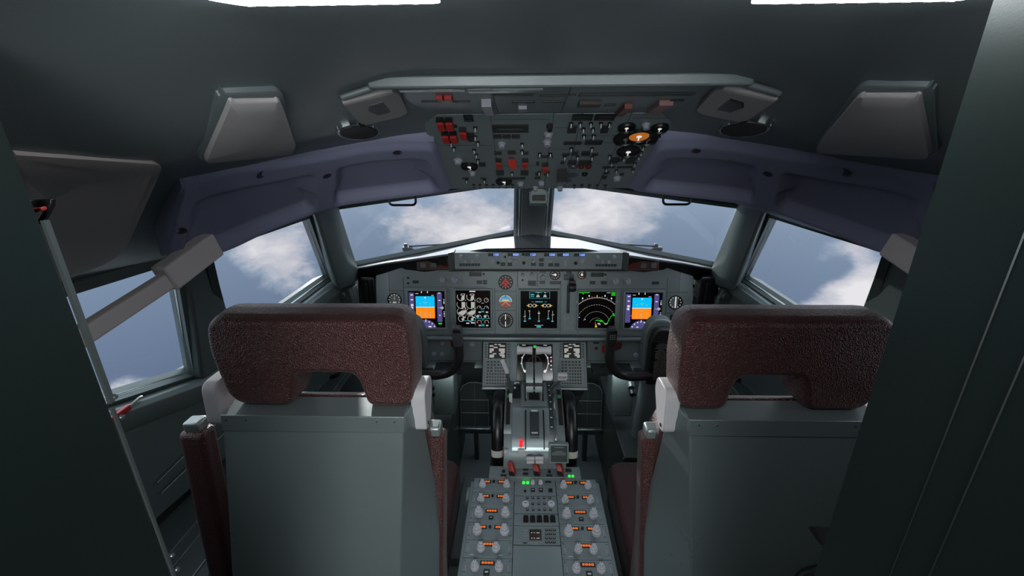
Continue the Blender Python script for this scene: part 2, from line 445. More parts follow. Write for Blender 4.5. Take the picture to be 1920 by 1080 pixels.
# side walls below the windows, floor, front and back bulkheads
def side(sg, nm):
    def q(p): return Vector((p[0] * (1 if sg < 0 else -1), p[1], p[2]))
    sill = [Vector((-.885, 2.07, 1.20)), L2_BF, L2_BA, L3_BF, L3_BM, L3_BA, Vector((-1.19, .2, 1.26)), Vector((-1.19, -1.6, 1.26))]
    sill = [q(p) for p in sill]
    m = MB()
    low = [q((-abs(p.x) - .015, p.y, .78)) for p in sill]
    base = [q((-abs(p.x) - .01, p.y, .0)) for p in sill]
    out = [q((-abs(p.x) - .07, p.y, p.z)) for p in sill]; outb = [q((-abs(p.x) - .09, p.y, 0)) for p in sill]
    n = len(sill)
    vs = sill + low + base + outb + out
    fs = []
    for k in range(4):
        for i in range(n - 1): fs.append((k * n + i, k * n + i + 1, (k + 1) * n + i + 1, (k + 1) * n + i))
    for i in range(n - 1): fs.append((4 * n + i, 4 * n + i + 1, i + 1, i))
    m.add(vs, fs, WALLP)
    # the wall between window 3 and the doorway, and aft of it
    a = [q(p) for p in (L3_TA, L3_BA, Vector((-1.19, .2, 1.26)), Vector((-1.19, -1.6, 1.26)), Vector((-.985, -1.6, 1.575)), Vector((-.97, .2, 1.57)))]
    m.add(a + [p + Vector((sg * .06, 0, 0)) for p in a], [(0, 1, 2, 5), (2, 3, 4, 5), (6, 7, 8, 11), (8, 9, 10, 11)], WALLP)
    struct(nm, m, smooth=30, recalc=False)
    # pillars of the belt (part of the structure, painted)
    def post(ring_a, ring_b, name, mm=WALLP, bev=.012):
        z = MB(); z.loft([[q(p) for p in ring_a], [q(p) for p in ring_b]], mm); struct(name, z, bevel=bev)
    # between window 1 and 2: a heavy rounded post, foot in a cast bracket
    ta, tb = L1_TO, L2_TF; ba, bb = L1_BO, L2_BF
    inn = Vector((.05, -.05, -.01))
    def ring(p, r_, c, wd=.5):
        i_ = Vector((.055, -.045, -.005))
        return [p, p + i_ * .7, (p + r_) / 2 + i_ * 1.05, r_ + i_ * .7, r_, (p + r_) / 2 - i_ * .6]
    tdir = (ba - ta).normalized()
    post(ring(ta + Vector((0, .0, .03)), tb + Vector((0, 0, .03)), 0), ring(ba + Vector((0, 0, -.04)), bb + Vector((0.0, 0.02, -.05)), 0), 'trim_%d' % (1 if sg < 0 else 2))
    # between 2 and 3
    post([L2_TA + Vector((.012, .0, .02)), L2_TA + Vector((-.02, 0, .02)), L3_TF + Vector((-.02, 0, .02)), L3_TF + Vector((.035, .0, .02))],
         [L2_BA + Vector((.02, .01, -.02)), L2_BA + Vector((-.02, 0, -.02)), L3_BF + Vector((-.02, 0, -.02)), L3_BF + Vector((.03, .0, -.02))], 'trim_%d' % (3 if sg < 0 else 4), bev=.008)
    # windows
    def window(n_, ring_, fw, inset=.012):
        ring_ = [q(p) for p in ring_]
        c = sum(ring_, Vector()) / len(ring_)
        nrm = Vector()
        for i in range(len(ring_)): nrm += (ring_[i] - c).cross(ring_[(i + 1) % len(ring_)] - c)
        nrm.normalize()
        if nrm.dot(CAM - c) < 0: nrm = -nrm
        w = MB(); o_ = [p + (p - c).normalized() * .035 for p in ring_]; i_ = [p - (p - c).normalized() * fw for p in ring_]
        k = len(ring_)
        vs2 = o_ + [p + nrm * .012 for p in o_] + [p + nrm * .012 for p in i_] + [p - nrm * .03 for p in i_] + [p - nrm * .03 for p in o_]
        fs2 = []
        for r_ in range(5):
            for i in range(k):
                a_, b2 = r_ * k + i, r_ * k + (i + 1) % k; c2, d2 = ((r_ + 1) % 5) * k + (i + 1) % k, ((r_ + 1) % 5) * k + i
                fs2.append((a_, b2, c2, d2))
        w.add(vs2, fs2, WALLP if n_ > 4 else DARKG)
        f = struct('window_%d' % n_, w, smooth=30)
        g = MB(); g.add([p - nrm * .012 for p in o_], [list(range(k))], GLASS)
        g.add([p - nrm * .020 for p in o_], [list(range(k))[::-1]], GLASS)
        put('pane', g, f, recalc=False)
        s_ = MB(); s_.tube([p - nrm * .006 for p in i_], .004, BLACK if n_ <= 2 else METAL, 6, closed=True)
        put('seal', s_, f)
    window(1 if sg < 0 else 2, [L1_BI, L1_BO, L1_TO, L1_TI], .004)
    window(3 if sg < 0 else 4, [L2_BF, L2_BA, L2_TA, L2_TF], .004)
    window(5 if sg < 0 else 6, [L3_BF, L3_BM, L3_BA, L3_TA, L3_TF], .004)
    # sill rail along windows 2 and 3
    s_ = MB(); line = [q(p) for p in (L2_BF + Vector((.02, .05, -.01)), L2_BF + Vector((.02, -.02, -.012)), L2_BA + Vector((.03, 0, -.015)), L3_BF + Vector((.03, 0, -.02)), L3_BM + Vector((.03, 0, -.02)), L3_BA + Vector((.03, 0, -.02)))]
    s_.loft([[p, p + q((.012, 0, -.012)), p + q((.014, 0, -.05)), p + q((.0, 0, -.075)), p + q((-.045, 0, -.075)), p + q((-.045, 0, 0.004))] for p in line], WALLP)
    struct('trim_%d' % (5 if sg < 0 else 6), s_, bevel=.004)
side(-1, 'wall_left'); side(1, 'wall_right')

# centre post with side mouldings
m = MB()
m.loft([[(-.062, 2.30, 1.30), (.062, 2.30, 1.30), (.062, 2.235, 1.29), (-.062, 2.235, 1.29)], [(-.052, 1.83, 1.68), (.052, 1.83, 1.68), (.052, 1.765, 1.655), (-.052, 1.765, 1.655)]], DARKG)
c = struct('trim_7', m, bevel=.006)
for sg in (-1, 1):
    m = MB()
    for x0, x1, mm, pr in ((.064, .074, METAL, .004), (.076, .082, BLACK, .0), (.083, .096, DULLM, .002)):
        s_ = 0.84
        m.loft([[(sg * x0, 2.30, 1.31), (sg * x1, 2.30, 1.31), (sg * x1, 2.25 - pr, 1.295), (sg * x0, 2.25 - pr, 1.295)],
                [(sg * x0 * s_, 1.83, 1.68), (sg * x1 * s_, 1.83, 1.68), (sg * x1 * s_, 1.78 - pr, 1.66), (sg * x0 * s_, 1.78 - pr, 1.66)]], mm)
    put('moulding', m, c, bevel=.0015, seg=2)

m = MB(); m.b(-1.3, -1.7, -.04, 1.3, 2.6, 0, FLOORM); struct('floor', m)
m = MB(); m.b(-1.1, 2.36, 0, 1.1, 2.4, 1.06, DARKG); struct('wall_front', m)
m = MB(); m.b(-1.3, -1.68, 0, 1.3, -1.6, 2.05, DARKG); struct('wall_back', m)
# door frame: two jambs the camera stands between
m = MB()
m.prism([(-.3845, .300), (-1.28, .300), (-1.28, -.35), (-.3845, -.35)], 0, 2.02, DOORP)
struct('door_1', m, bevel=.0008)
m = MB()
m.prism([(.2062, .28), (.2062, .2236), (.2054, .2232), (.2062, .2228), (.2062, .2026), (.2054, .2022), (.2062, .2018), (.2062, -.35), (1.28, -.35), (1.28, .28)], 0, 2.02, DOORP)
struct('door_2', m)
# ================================================================== MAIN INSTRUMENT PANEL
TILT = R(10)
FP = Frame((0, 1.85, 1.08), (0, math.sin(TILT), math.cos(TILT)))          # main panel plane
def mirror_px(px): return px
CACHE = {}
def shared(key, build):
    if key not in CACHE: CACHE[key] = build()
    return CACHE[key]
def knob_mesh(r, h, m=KNOB, dual=False, skirt=None):
    def bld():
        k = MB()
        if dual:
            k.lathe([(0, 0), (r, 0), (r, h * .30), (r * .80, h * .36), (r * .80, h * .62), (r * .50, h * .66), (r * .46, h * .97), (r * .40, h), (0, h)], m=m, n=20)
        else:
            k.lathe([(0, 0), (r, 0), (r, h * .25), (r * .78, h * .35), (r * .72, h * .94), (r * .64, h), (0, h)], m=m, n=20)
        k.b(-r * .06, 0, h, r * .06, r * .4, h * 1.02, ANN)
        return k.mesh('knob')
    return shared(('knob', r, h, m.name, dual), bld)
def gauge_mesh(r): pass
def put_knob(par, x, y, r, h, m=KNOB, dual=False, z=0.0, rz=0.0):
    return put('knob', knob_mesh(r, h, m, dual), par, (x, y, z), rot=(0, 0, rz))
def ann_mesh(w, h, rows=1, m=ANN):
    def bld():
        a = MB(); a.b(-w / 2, -h / 2, 0, w / 2, h / 2, .0030, m)
        for i in range(rows):
            yy = (i + .5) / rows * h - h / 2
            a.rect(-w * .34, yy - h / rows * .11, w * .34, yy + h / rows * .11, .0033, ANNG)
        return a.mesh('annunciator')
    return shared(('ann', round(w, 4), round(h, 4), rows, m.name), bld)
def ann(par, fr, x0, y0, x1, y1, rows=1, m=ANN, name='annunciator', dz=0.0):
    a = fr.uv((x0 + x1) / 2, y0); b_ = fr.uv((x0 + x1) / 2, y1); l = fr.uv(x0, (y0 + y1) / 2); r_ = fr.uv(x1, (y0 + y1) / 2)
    return put(name, ann_mesh(round(abs(r_[0] - l[0]), 3), round(abs(a[1] - b_[1]), 3), rows, m), par, ((l[0] + r_[0]) / 2, (a[1] + b_[1]) / 2, dz))
def rk(par, fr, px, py, rpx, h, m=KNOB, dual=False, z=0.0):
    a = fr.uv(px - rpx, py); b_ = fr.uv(px + rpx, py)
    return put_knob(par, (a[0] + b_[0]) / 2, a[1], round((b_[0] - a[0]) / 2, 4), h, m, dual, z)

mip = thing('instrument_panel', 'grey-green main instrument panel spanning the flight deck under the black glareshield', 'instrument panel', M=FP.M)
# the faceplate: a broad plate with chamfered upper corners, side wings bending back
zt = FP.uv(1009, 500)[1] + .01; zb = FP.uv(1009, 627)[1]
W1 = .60
m = MB(); m.prism([(-W1 - .05, zb), (W1 + .05, zb), (W1 + .05, zt - .035), (W1 - .05, zt), (-W1 + .05, zt), (-W1 - .05, zt - .035)], -.03, 0, PAINT)
put('faceplate', m, mip, bevel=.003)
for sg in (-1, 1):      # outboard wings carrying the clocks
    m = MB(); m.loft([[(sg * (W1 + .05), zb, -.03), (sg * (W1 + .05), zb, 0), (sg * (W1 + .05), zt - .035, 0), (sg * (W1 + .05), zt - .035, -.03)],
                      [(sg * (W1 + .125), zb, -.05), (sg * (W1 + .125), zb, -.02), (sg * (W1 + .115), zt - .055, -.02), (sg * (W1 + .115), zt - .055, -.05)]], PAINT)
    put('side_wing', m, mip, bevel=.002)
# seams and raised sub plates
m = MB()
def hl(x0, x1, y, w=.0016): 
    a = FP.uv(x0, y); b_ = FP.uv(x1, y); m.seg((a[0], a[1]), (b_[0], a[1]), w, .0006, LINE)
def vl(x, y0, y1, w=.0016):
    a = FP.uv(x, (y0 + y1) / 2); t = FP.uv(x, y0)[1]; b_ = FP.uv(x, y1)[1]; m.seg((a[0], t), (a[0], b_), w, .0006, LINE)
for x0, x1, y in ((758, 912, 538), (928, 968, 510), (928, 968, 546), (928, 968, 582), (970, 1050, 541), (1083, 1248, 541), (1252, 1290, 548), (1250, 1290, 587), (728, 756, 545), (728, 756, 587)): hl(x0, x1, y)
for x, y0, y1 in ((758, 520, 622), (843, 540, 625), (928, 540, 625), (968, 540, 625), (1051, 526, 625), (1084, 541, 625), (1163, 541, 625), (1249, 520, 622), (970, 505, 540), (1008, 505, 538)): vl(x, y0, y1)
gput('seam', m, mip)
m = MB()      # raised light-coloured selector plates
for x0, y0, x1, y1 in ((820, 509, 867, 533), (1139, 511, 1187, 536), (971, 510, 1007, 538), (1008, 512, 1026, 527)):
    a = FP.uv(x0, y0); b_ = FP.uv(x1, y1); m = MB(); m.b(a[0], b_[1], 0, b_[0], a[1], .003, PAINT); put('selector_plate', m, mip, bevel=.001, seg=2)
for px, py, rp in ((831, 524, 6.2), (854, 524, 7.2), (1153, 527, 7), (1176, 527, 6.6), (980, 515, 3.6), (997, 514, 3.6), (1018, 520, 5.5)): rk(mip, FP, px, py, rp, .014, KNOBD, z=.003)
for px, py, rp in ((765, 521, 2), (765, 531, 2), (907, 513.5, 2), (980, 525, 2.6), (1135, 515, 2)): rk(mip, FP, px, py, rp, .005, BLACK)
for q in ((774, 526, 784, 531, 1), (880, 510, 903, 518, 2), (894, 526, 904, 532, 1), (906, 525, 913, 533, 1), (990, 526, 1005, 536, 2), (1012, 506, 1023, 511, 1), (1012, 527, 1022, 532, 1),
          (1031, 527, 1041, 533, 1), (1041.5, 527, 1051, 533, 1), (1062, 508, 1072, 514, 1), (1057, 514.5, 1066, 519, 1), (1067, 514.5, 1076, 519, 1), (1057, 520, 1066, 525, 1), (1067, 520, 1076, 525, 1), (1108, 511, 1132, 519, 2), (1106, 527, 1116, 533, 1), (1127, 527, 1137, 533, 1), (1223, 528, 1235, 533, 1)):
    ann(mip, FP, *q[:4], rows=q[4])
ann(mip, FP, 1257, 590, 1273, 600, 2)
m = MB()      # landing gear placard: printed block under the lever
a = FP.uv(1056, 592); b_ = FP.uv(1076, 620)
for k in range(9):
    y = a[1] + (b_[1] - a[1]) * (k + .5) / 9
    for j in range(3):
        x = a[0] + (b_[0] - a[0]) * (j + .1 + random.random() * .2) / 3
        m.rect(x, y - .0022, x + (b_[0] - a[0]) * (.12 + random.random() * .14), y + .0018, .0008, mat('dim_print', (140, 150, 150), .6))
gput('placard', m, mip)
# lower rail under the displays
m = MB(); a = FP.uv(840, 631)[1]
m.loft([[(-.60, a + .004, 0), (-.60, a + .004, .022), (-.60, a - .008, .024), (-.60, a - .020, .01), (-.60, a - .02, -.03), (-.60, a + .004, -.03)],
        [(.60, a + .004, 0), (.60, a + .004, .022), (.60, a - .008, .024), (.60, a - .020, .01), (.60, a - .02, -.03), (.60, a + .004, -.03)]], PAINT)
put('lower_rail', m, mip, bevel=.003)

def dbox(fr, x0, y0, x1, y1):
    l = fr.uv(x0, (y0 + y1) / 2)[0]; r_ = fr.uv(x1, (y0 + y1) / 2)[0]; t = fr.uv((x0 + x1) / 2, y0)[1]; b_ = fr.uv((x0 + x1) / 2, y1)[1]
    return (l + r_) / 2, (t + b_) / 2, r_ - l, t - b_
def display(label, px, bez, gfx, fr=FP, name='display_unit', bm=None, depth=.010, group=None):
    cx, cy, w, h = dbox(fr, *px)
    f = fr.sub(cx, cy, .0005)
    t = thing(name, label, 'display screen', M=f.M, group=group)
    b_ = bez; q = MB()
    o = [(-w / 2 - b_, -h / 2 - b_), (w / 2 + b_, -h / 2 - b_), (w / 2 + b_, h / 2 + b_), (-w / 2 - b_, h / 2 + b_)]
    o2 = [(x * .975, y * .975) for x, y in o]; i = [(-w / 2, -h / 2), (w / 2, -h / 2), (w / 2, h / 2), (-w / 2, h / 2)]
    vs = [(x, y, 0) for x, y in o] + [(x, y, depth * .8) for x, y in o] + [(x, y, depth) for x, y in o2] + [(x, y, depth) for x, y in i] + [(x * .985, y * .985, .003) for x, y in i]
    fs = [(k * 4 + j, k * 4 + (j + 1) % 4, (k + 1) * 4 + (j + 1) % 4, (k + 1) * 4 + j) for k in range(4) for j in range(4)] + [(3, 2, 1, 0)]
    q.add(vs, fs, bm or PAINT); put('bezel', q, t, bevel=.0012, seg=2)
    s_ = MB(); s_.b(-w / 2, -h / 2, .001, w / 2, h / 2, .004, SCREEN); put('screen', s_, t)
    g = MB()
    X = lambda u: (u - .5) * w
    Y = lambda v: (v - .5) * h
    gfx(g, X, Y, w, h)
    o_ = gput('symbology', g, t, (0, 0, .0042))
    return t
def pfd(flip):
    def f(g, X, Y, w, h):
        Rr = lambda a, b_, c, d, z, m_: g.rect(X(a), Y(b_), X(c), Y(d), z, m_)
        Rr(.02, .16, .156, .95, .0002, G_PURPLE); Rr(.783, .16, .916, .95, .0002, G_PURPLE)
        Rr(.197, .567, .717, .845, .0002, G_CYAN); Rr(.197, .268, .717, .560, .0002, G_ORANGE); Rr(.197, .553, .717, .572, .0004, G_WHITE)
        Rr(.205, .845, .709, .855, .0002, G_CYAN); Rr(.205, .258, .709, .268, .0002, G_ORANGE)
        for v in (.65, .42, .36, .30):
            for u in (.325, .59): Rr(u - .018, v - .009, u + .018, v + .009, .0005, G_LG)
            Rr(.43, v - .004, .485, v + .004, .0005, G_LG)
        for v in (.69, .49, .39, .33): Rr(.40, v - .003, .515, v + .003, .0004, mat('glow_faint', (8, 8, 8), .3, emit=(230, 200, 150), es=.8))
        g.add([(X(.457), Y(.85), .0006), (X(.43), Y(.80), .0006), (X(.484), Y(.80), .0006)], [(0, 1, 2)], G_WHITE)
        for v in (.89, .76, .63, .60): Rr(.065, v - .014, .13, v + .014, .0005, G_WHITE)
        g.add([(X(.04), Y(.54), .0006), (X(.10), Y(.575), .0006), (X(.13), Y(.54), .0006), (X(.10), Y(.50), .0006)], [(0, 1, 2, 3)], G_WHITE)
        for v, q in ((.94, .03), (.745, .03), (.345, .02)): Rr(.85 - q, v - .012, .85 + q, v + .012, .0005, G_WHITE)
        Rr(.80, .54, .86, .552, .0006, G_GREEN); g.add([(X(.85), Y(.545), .0007), (X(.93), Y(.59), .0007), (X(.97), Y(.545), .0007), (X(.93), Y(.50), .0007)], [(0, 1, 2, 3)], G_LG)
        for v in (.77, .73, .70, .68, .66, .44, .40, .38, .35, .31): Rr(.957, v - .007, .985, v + .007, .0005, G_WHITE)
        Rr(.14, .34, .19, .365, .0005, G_MAG); Rr(.80, .095, .90, .135, .0005, G_GREEN)
        Rr(.20, .915, .28, .935, .0005, G_LG); Rr(.355, .94, .375, 1.0, .0005, G_WHITE); Rr(.52, .94, .54, 1.0, .0005, G_WHITE); Rr(.63, .87, .70, .89, .0005, G_LG)
        cx, cy, Rd = X(.455), Y(.22) - .31 * w, .31 * w
        n = 22; a0 = math.acos(min(1, (Y(.0) - cy) / Rd)) 
        arcp = [(cx + Rd * math.sin(a0 * (2 * i / n - 1)), cy + Rd * math.cos(a0 * (2 * i / n - 1)), .0002) for i in range(n + 1)]
        g.add(arcp, [list(range(n + 1))[::-1]], G_PURPLE)
        for i in range(-3, 4):
            an = a0 * i / 3.6; g.disc(cx + Rd * .86 * math.sin(an), cy + Rd * .86 * math.cos(an), .0032, .0005, G_WHITE, 8)
        Rr(.452, .17, .468, .235, .0006, G_WHITE); Rr(.33, .02, .39, .045, .0006, G_WHITE); Rr(.53, .015, .61, .05, .0006, G_WHITE)
    return f
def eng(g, X, Y, w, h):
    def ring(u, v, r_, a0, a1, m_, wd=.09): g.arc(X(u), Y(v), r_ * w * (1 - wd), r_ * w, a0, a1, .0003, m_)
    def pie(u, v, r_, a0, a1, m_): g.arc(X(u), Y(v), 0.0001, r_ * w, a0, a1, .0005, m_)
    for u in (.17, .44):
        ring(u - .01, .83, .12, 150, 330, G_LG, .14); pie(u, .82, .09, -100, 60, G_LG); g.rect(X(u - .02), Y(.86), X(u + .10), Y(.91), .0006, G_LG); g.rect(X(u), Y(.87), X(u + .08), Y(.9), .0008, SCREEN)
        ring(u - .01, .63, .13, 150, 300, G_LG); g.rect(X(u), Y(.60), X(u + .10), Y(.69), .0005, G_LG); pie(u, .60, .105, -90, 0, G_LG)
        ring(u - .01, .43, .13, 130, 300, G_LG); pie(u, .46, .13, -150, 10, G_LG); g.rect(X(u + .01), Y(.50), X(u + .12), Y(.54), .0008, G_LG); g.rect(X(u + .03), Y(.505), X(u + .10), Y(.535), .001, SCREEN)
        ring(u - .02, .245, .09, 0, 360, G_LG, .14); pie(u - .02, .245, .075, -60, 20, G_LG); g.rect(X(u + .02), Y(.27), X(u + .11), Y(.30), .0006, G_LG)
        for v in (.73, .53, .33): g.rect(X(u + .10), Y(v), X(u + .13), Y(v + .014), .0005, G_LG)
    g.rect(X(.40), Y(.96), X(.57), Y(.985), .0005, G_WHITE)
    g.rect(X(.555), Y(.05), X(.562), Y(.80), .0003, G_TEAL); g.rect(X(.20), Y(.185), X(.56), Y(.195), .0003, G_TEAL); g.rect(X(.56), Y(.245), X(.98), Y(.255), .0003, G_TEAL)
    for k, v in enumerate((.74, .53, .29, .15)):
        for u in (.67, .88):
            ring(u, v, .065, -30 if k else 0, 200 if k else 360, G_LG, .16)
            if k == 2: pie(u - .04, v + .02, .04, 0, 360, G_LG); g.rect(X(u - .02), Y(v + .11), X(u + .05), Y(v + .15), .0005, G_LG)
            if k == 3: g.rect(X(u - .02), Y(.045), X(u + .05), Y(.08), .0005, G_LG); g.rect(X(u - .05), Y(.13), X(u - .02), Y(.145), .0005, G_RED)
            if k < 2: g.seg((X(u), Y(v)), (X(u + .05), Y(v + .04)), .0014, .0006, G_LG)
        g.rect(X(.74), Y(v - .085), X(.81), Y(v - .072), .0005, G_LG if k == 0 else G_TEAL)
    for v in (.50, .42, .045, .09): g.rect(X(.73), Y(v), X(.82), Y(v + .012), .0005, G_TEAL)
    g.rect(X(.29), Y(.11), X(.38), Y(.135), .0005, G_WHITE); g.rect(X(.43), Y(.12), X(.54), Y(.145), .0005, G_WHITE)
def sysd(g, X, Y, w, h):
    for a, b_, c, d in ((.24, .80, .79, .806), (.24, .97, .79, .976)): g.rect(X(a), Y(b_), X(c), Y(d), .0003, G_TEAL)
    for a in (.24, .784): g.rect(X(a), Y(.80), X(a + .007), Y(.976), .0003, G_TEAL)
    for v in (.905, .88, .84): g.rect(X(.27), Y(v), X(.37), Y(v + .014), .0003, G_TEAL)
    for u in (.47, .66):
        g.arc(X(u), Y(.87), 0.0001, .035 * w, 0, 180, .0003, G_LG); g.rect(X(u - .045), Y(.835), X(u + .045), Y(.865), .0004, G_LG); g.rect(X(u - .015), Y(.94), X(u + .02), Y(.962), .0004, G_LG)
    g.rect(X(.40), Y(.955), X(.58), Y(.965), .0004, G_TEAL); g.rect(X(.40), Y(.70), X(.60), Y(.72), .0004, G_TEAL); g.rect(X(.30), Y(.705), X(.36), Y(.714), .0004, G_TEAL); g.rect(X(.65), Y(.705), X(.71), Y(.714), .0004, G_TEAL)
    for u in (.265, .37, .66, .755):
        g.arc(X(u), Y(.61), .034 * w, .048 * w, 0, 360, .0005, G_LG)
    for u in (.318, .708):
        for s_ in (-1, 1):
            g.seg((X(u + s_ * .11), Y(.61)), (X(u + s_ * .155), Y(.61)), .0018, .0004, G_YEL)
            g.add([(X(u + s_ * .10), Y(.655), .0004), (X(u + s_ * .125), Y(.61), .0004), (X(u + s_ * .10), Y(.565), .0004), (X(u + s_ * .085), Y(.61), .0004)], [(0, 1, 2, 3)], G_YEL)
    for u, v0, v1 in ((.12, .19, .48), (.25, .26, .47), (.50, .19, .47), (.755, .26, .47), (.87, .19, .47)):
        g.rect(X(u - .005), Y(v0), X(u + .005), Y(v1), .0004, G_LG)
        g.rect(X(u - .03), Y(v0 - .015), X(u + .03), Y(v0 + .015), .0006, G_TEAL)
    g.rect(X(.47), Y(.39), X(.53), Y(.42), .0005, G_LG); g.rect(X(.22), Y(.46), X(.26), Y(.48), .0005, G_LG); g.rect(X(.75), Y(.46), X(.79), Y(.48), .0005, G_LG)
    g.seg((X(.08), Y(.31)), (X(.15), Y(.33)), .002, .0006, G_LG); g.seg((X(.85), Y(.36)), (X(.92), Y(.37)), .002, .0006, G_LG)
    g.rect(X(.38), Y(.075), X(.62), Y(.087), .0005, G_LG); g.rect(X(.44), Y(.02), X(.56), Y(.06), .0005, G_TEAL)
def nav(g, X, Y, w, h):
    cx, cy = X(.50), Y(.10)
    def A(r_, a0, a1, m_, wd=.008, dash=0):
        if not dash: g.arc(cx, cy, (r_ - wd) * w, r_ * w, a0, a1, .0003, m_)
        else:
            a = a0
            while a < a1: g.arc(cx, cy, (r_ - wd) * w, r_ * w, a, min(a + dash * .6, a1), .0003, m_, 2); a += dash
    A(.76, 48, 132, G_LG, .012); A(.56, 25, 155, G_LG, .008, 7); A(.37, 15, 165, G_LG, .007, 6); A(.19, 20, 160, G_LG, .006, 9)
    for i in range(-8, 9):
        a = R(90 + i * 5); r0 = .76; r1 = .80 if i % 2 == 0 else .78
        g.seg((cx + r0 * w * math.cos(a), cy + r0 * w * math.sin(a)), (cx + r1 * w * math.cos(a), cy + r1 * w * math.sin(a)), .0014, .0004, G_LG)
    for an in (-40, -28, -15, 15, 28, 40):
        a = R(90 + an); g.rect(cx + .83 * w * math.cos(a) - .0026, cy + .83 * w * math.sin(a) - .0035, cx + .83 * w * math.cos(a) + .0026, cy + .83 * w * math.sin(a) + .0035, .0004, G_WHITE)
    g.rect(X(.49), Y(.83), X(.51), Y(.90), .0005, G_YEL)
    g.rect(X(.01), Y(.955), X(.30), Y(.975), .0004, G_GREEN); g.rect(X(.10), Y(.925), X(.14), Y(.94), .0004, G_GREEN)
    for v in (.955, .92, .885): g.rect(X(.88), Y(v), X(.99), Y(v + .022), .0004, G_GREEN)
    g.rect(X(.76), Y(.955), X(.86), Y(.972), .0004, G_LG)
    pl = [(.47, .20), (.52, .23), (.60, .21), (.65, .225), (.60, .18), (.68, .19), (.72, .135), (.80, .14), (.83, .22), (.90, .33), (.96, .36), (.99, .39)]
    for p, q in zip(pl, pl[1:]): g.seg((X(p[0]), Y(p[1])), (X(q[0]), Y(q[1])), .0022, .0005, G_GREEN)
    for u, v in ((.50, .21), (.56, .195), (.63, .20), (.78, .13), (.92, .38), (.95, .34)): g.rect(X(u), Y(v), X(u + .04), Y(v + .018), .0006, G_GREEN)
    for u, v in ((.53, .13), (.55, .10), (.72, .11)): g.rect(X(u), Y(v), X(u + .07), Y(v + .014), .0006, G_WHITE)
    g.add([(cx - .006, cy - .012, .0007), (cx + .004, cy - .012, .0007), (cx - .001, cy + .004, .0007)], [(0, 1, 2)], G_YEL)
    for u, v in ((.03, .30), (.19, .24)): g.disc(X(u), Y(v), .003, .0005, G_BLUE, 8)
    g.rect(X(.46), Y(.10), X(.482), Y(.16), .0006, G_MAG)
display("captain's primary flight display with blue and orange attitude block, beside the far left clock", (767, 545, 835, 614), .009, pfd(0), group=None)
display('square display of paired round engine dials, left of the centre standby gauges', (855, 544, 920, 614), .009, eng)
display('centre display with cyan box and white control bars, left of the gear lever', (976, 545, 1045, 615), .008, sysd)
display('navigation display with dashed range arcs and green route, right of the gear lever', (1084, 546, 1153, 615), .007, nav)
display("first officer's primary flight display with blue and orange attitude block, beside the far right clock", (1171, 548, 1240, 615), .009, pfd(1))

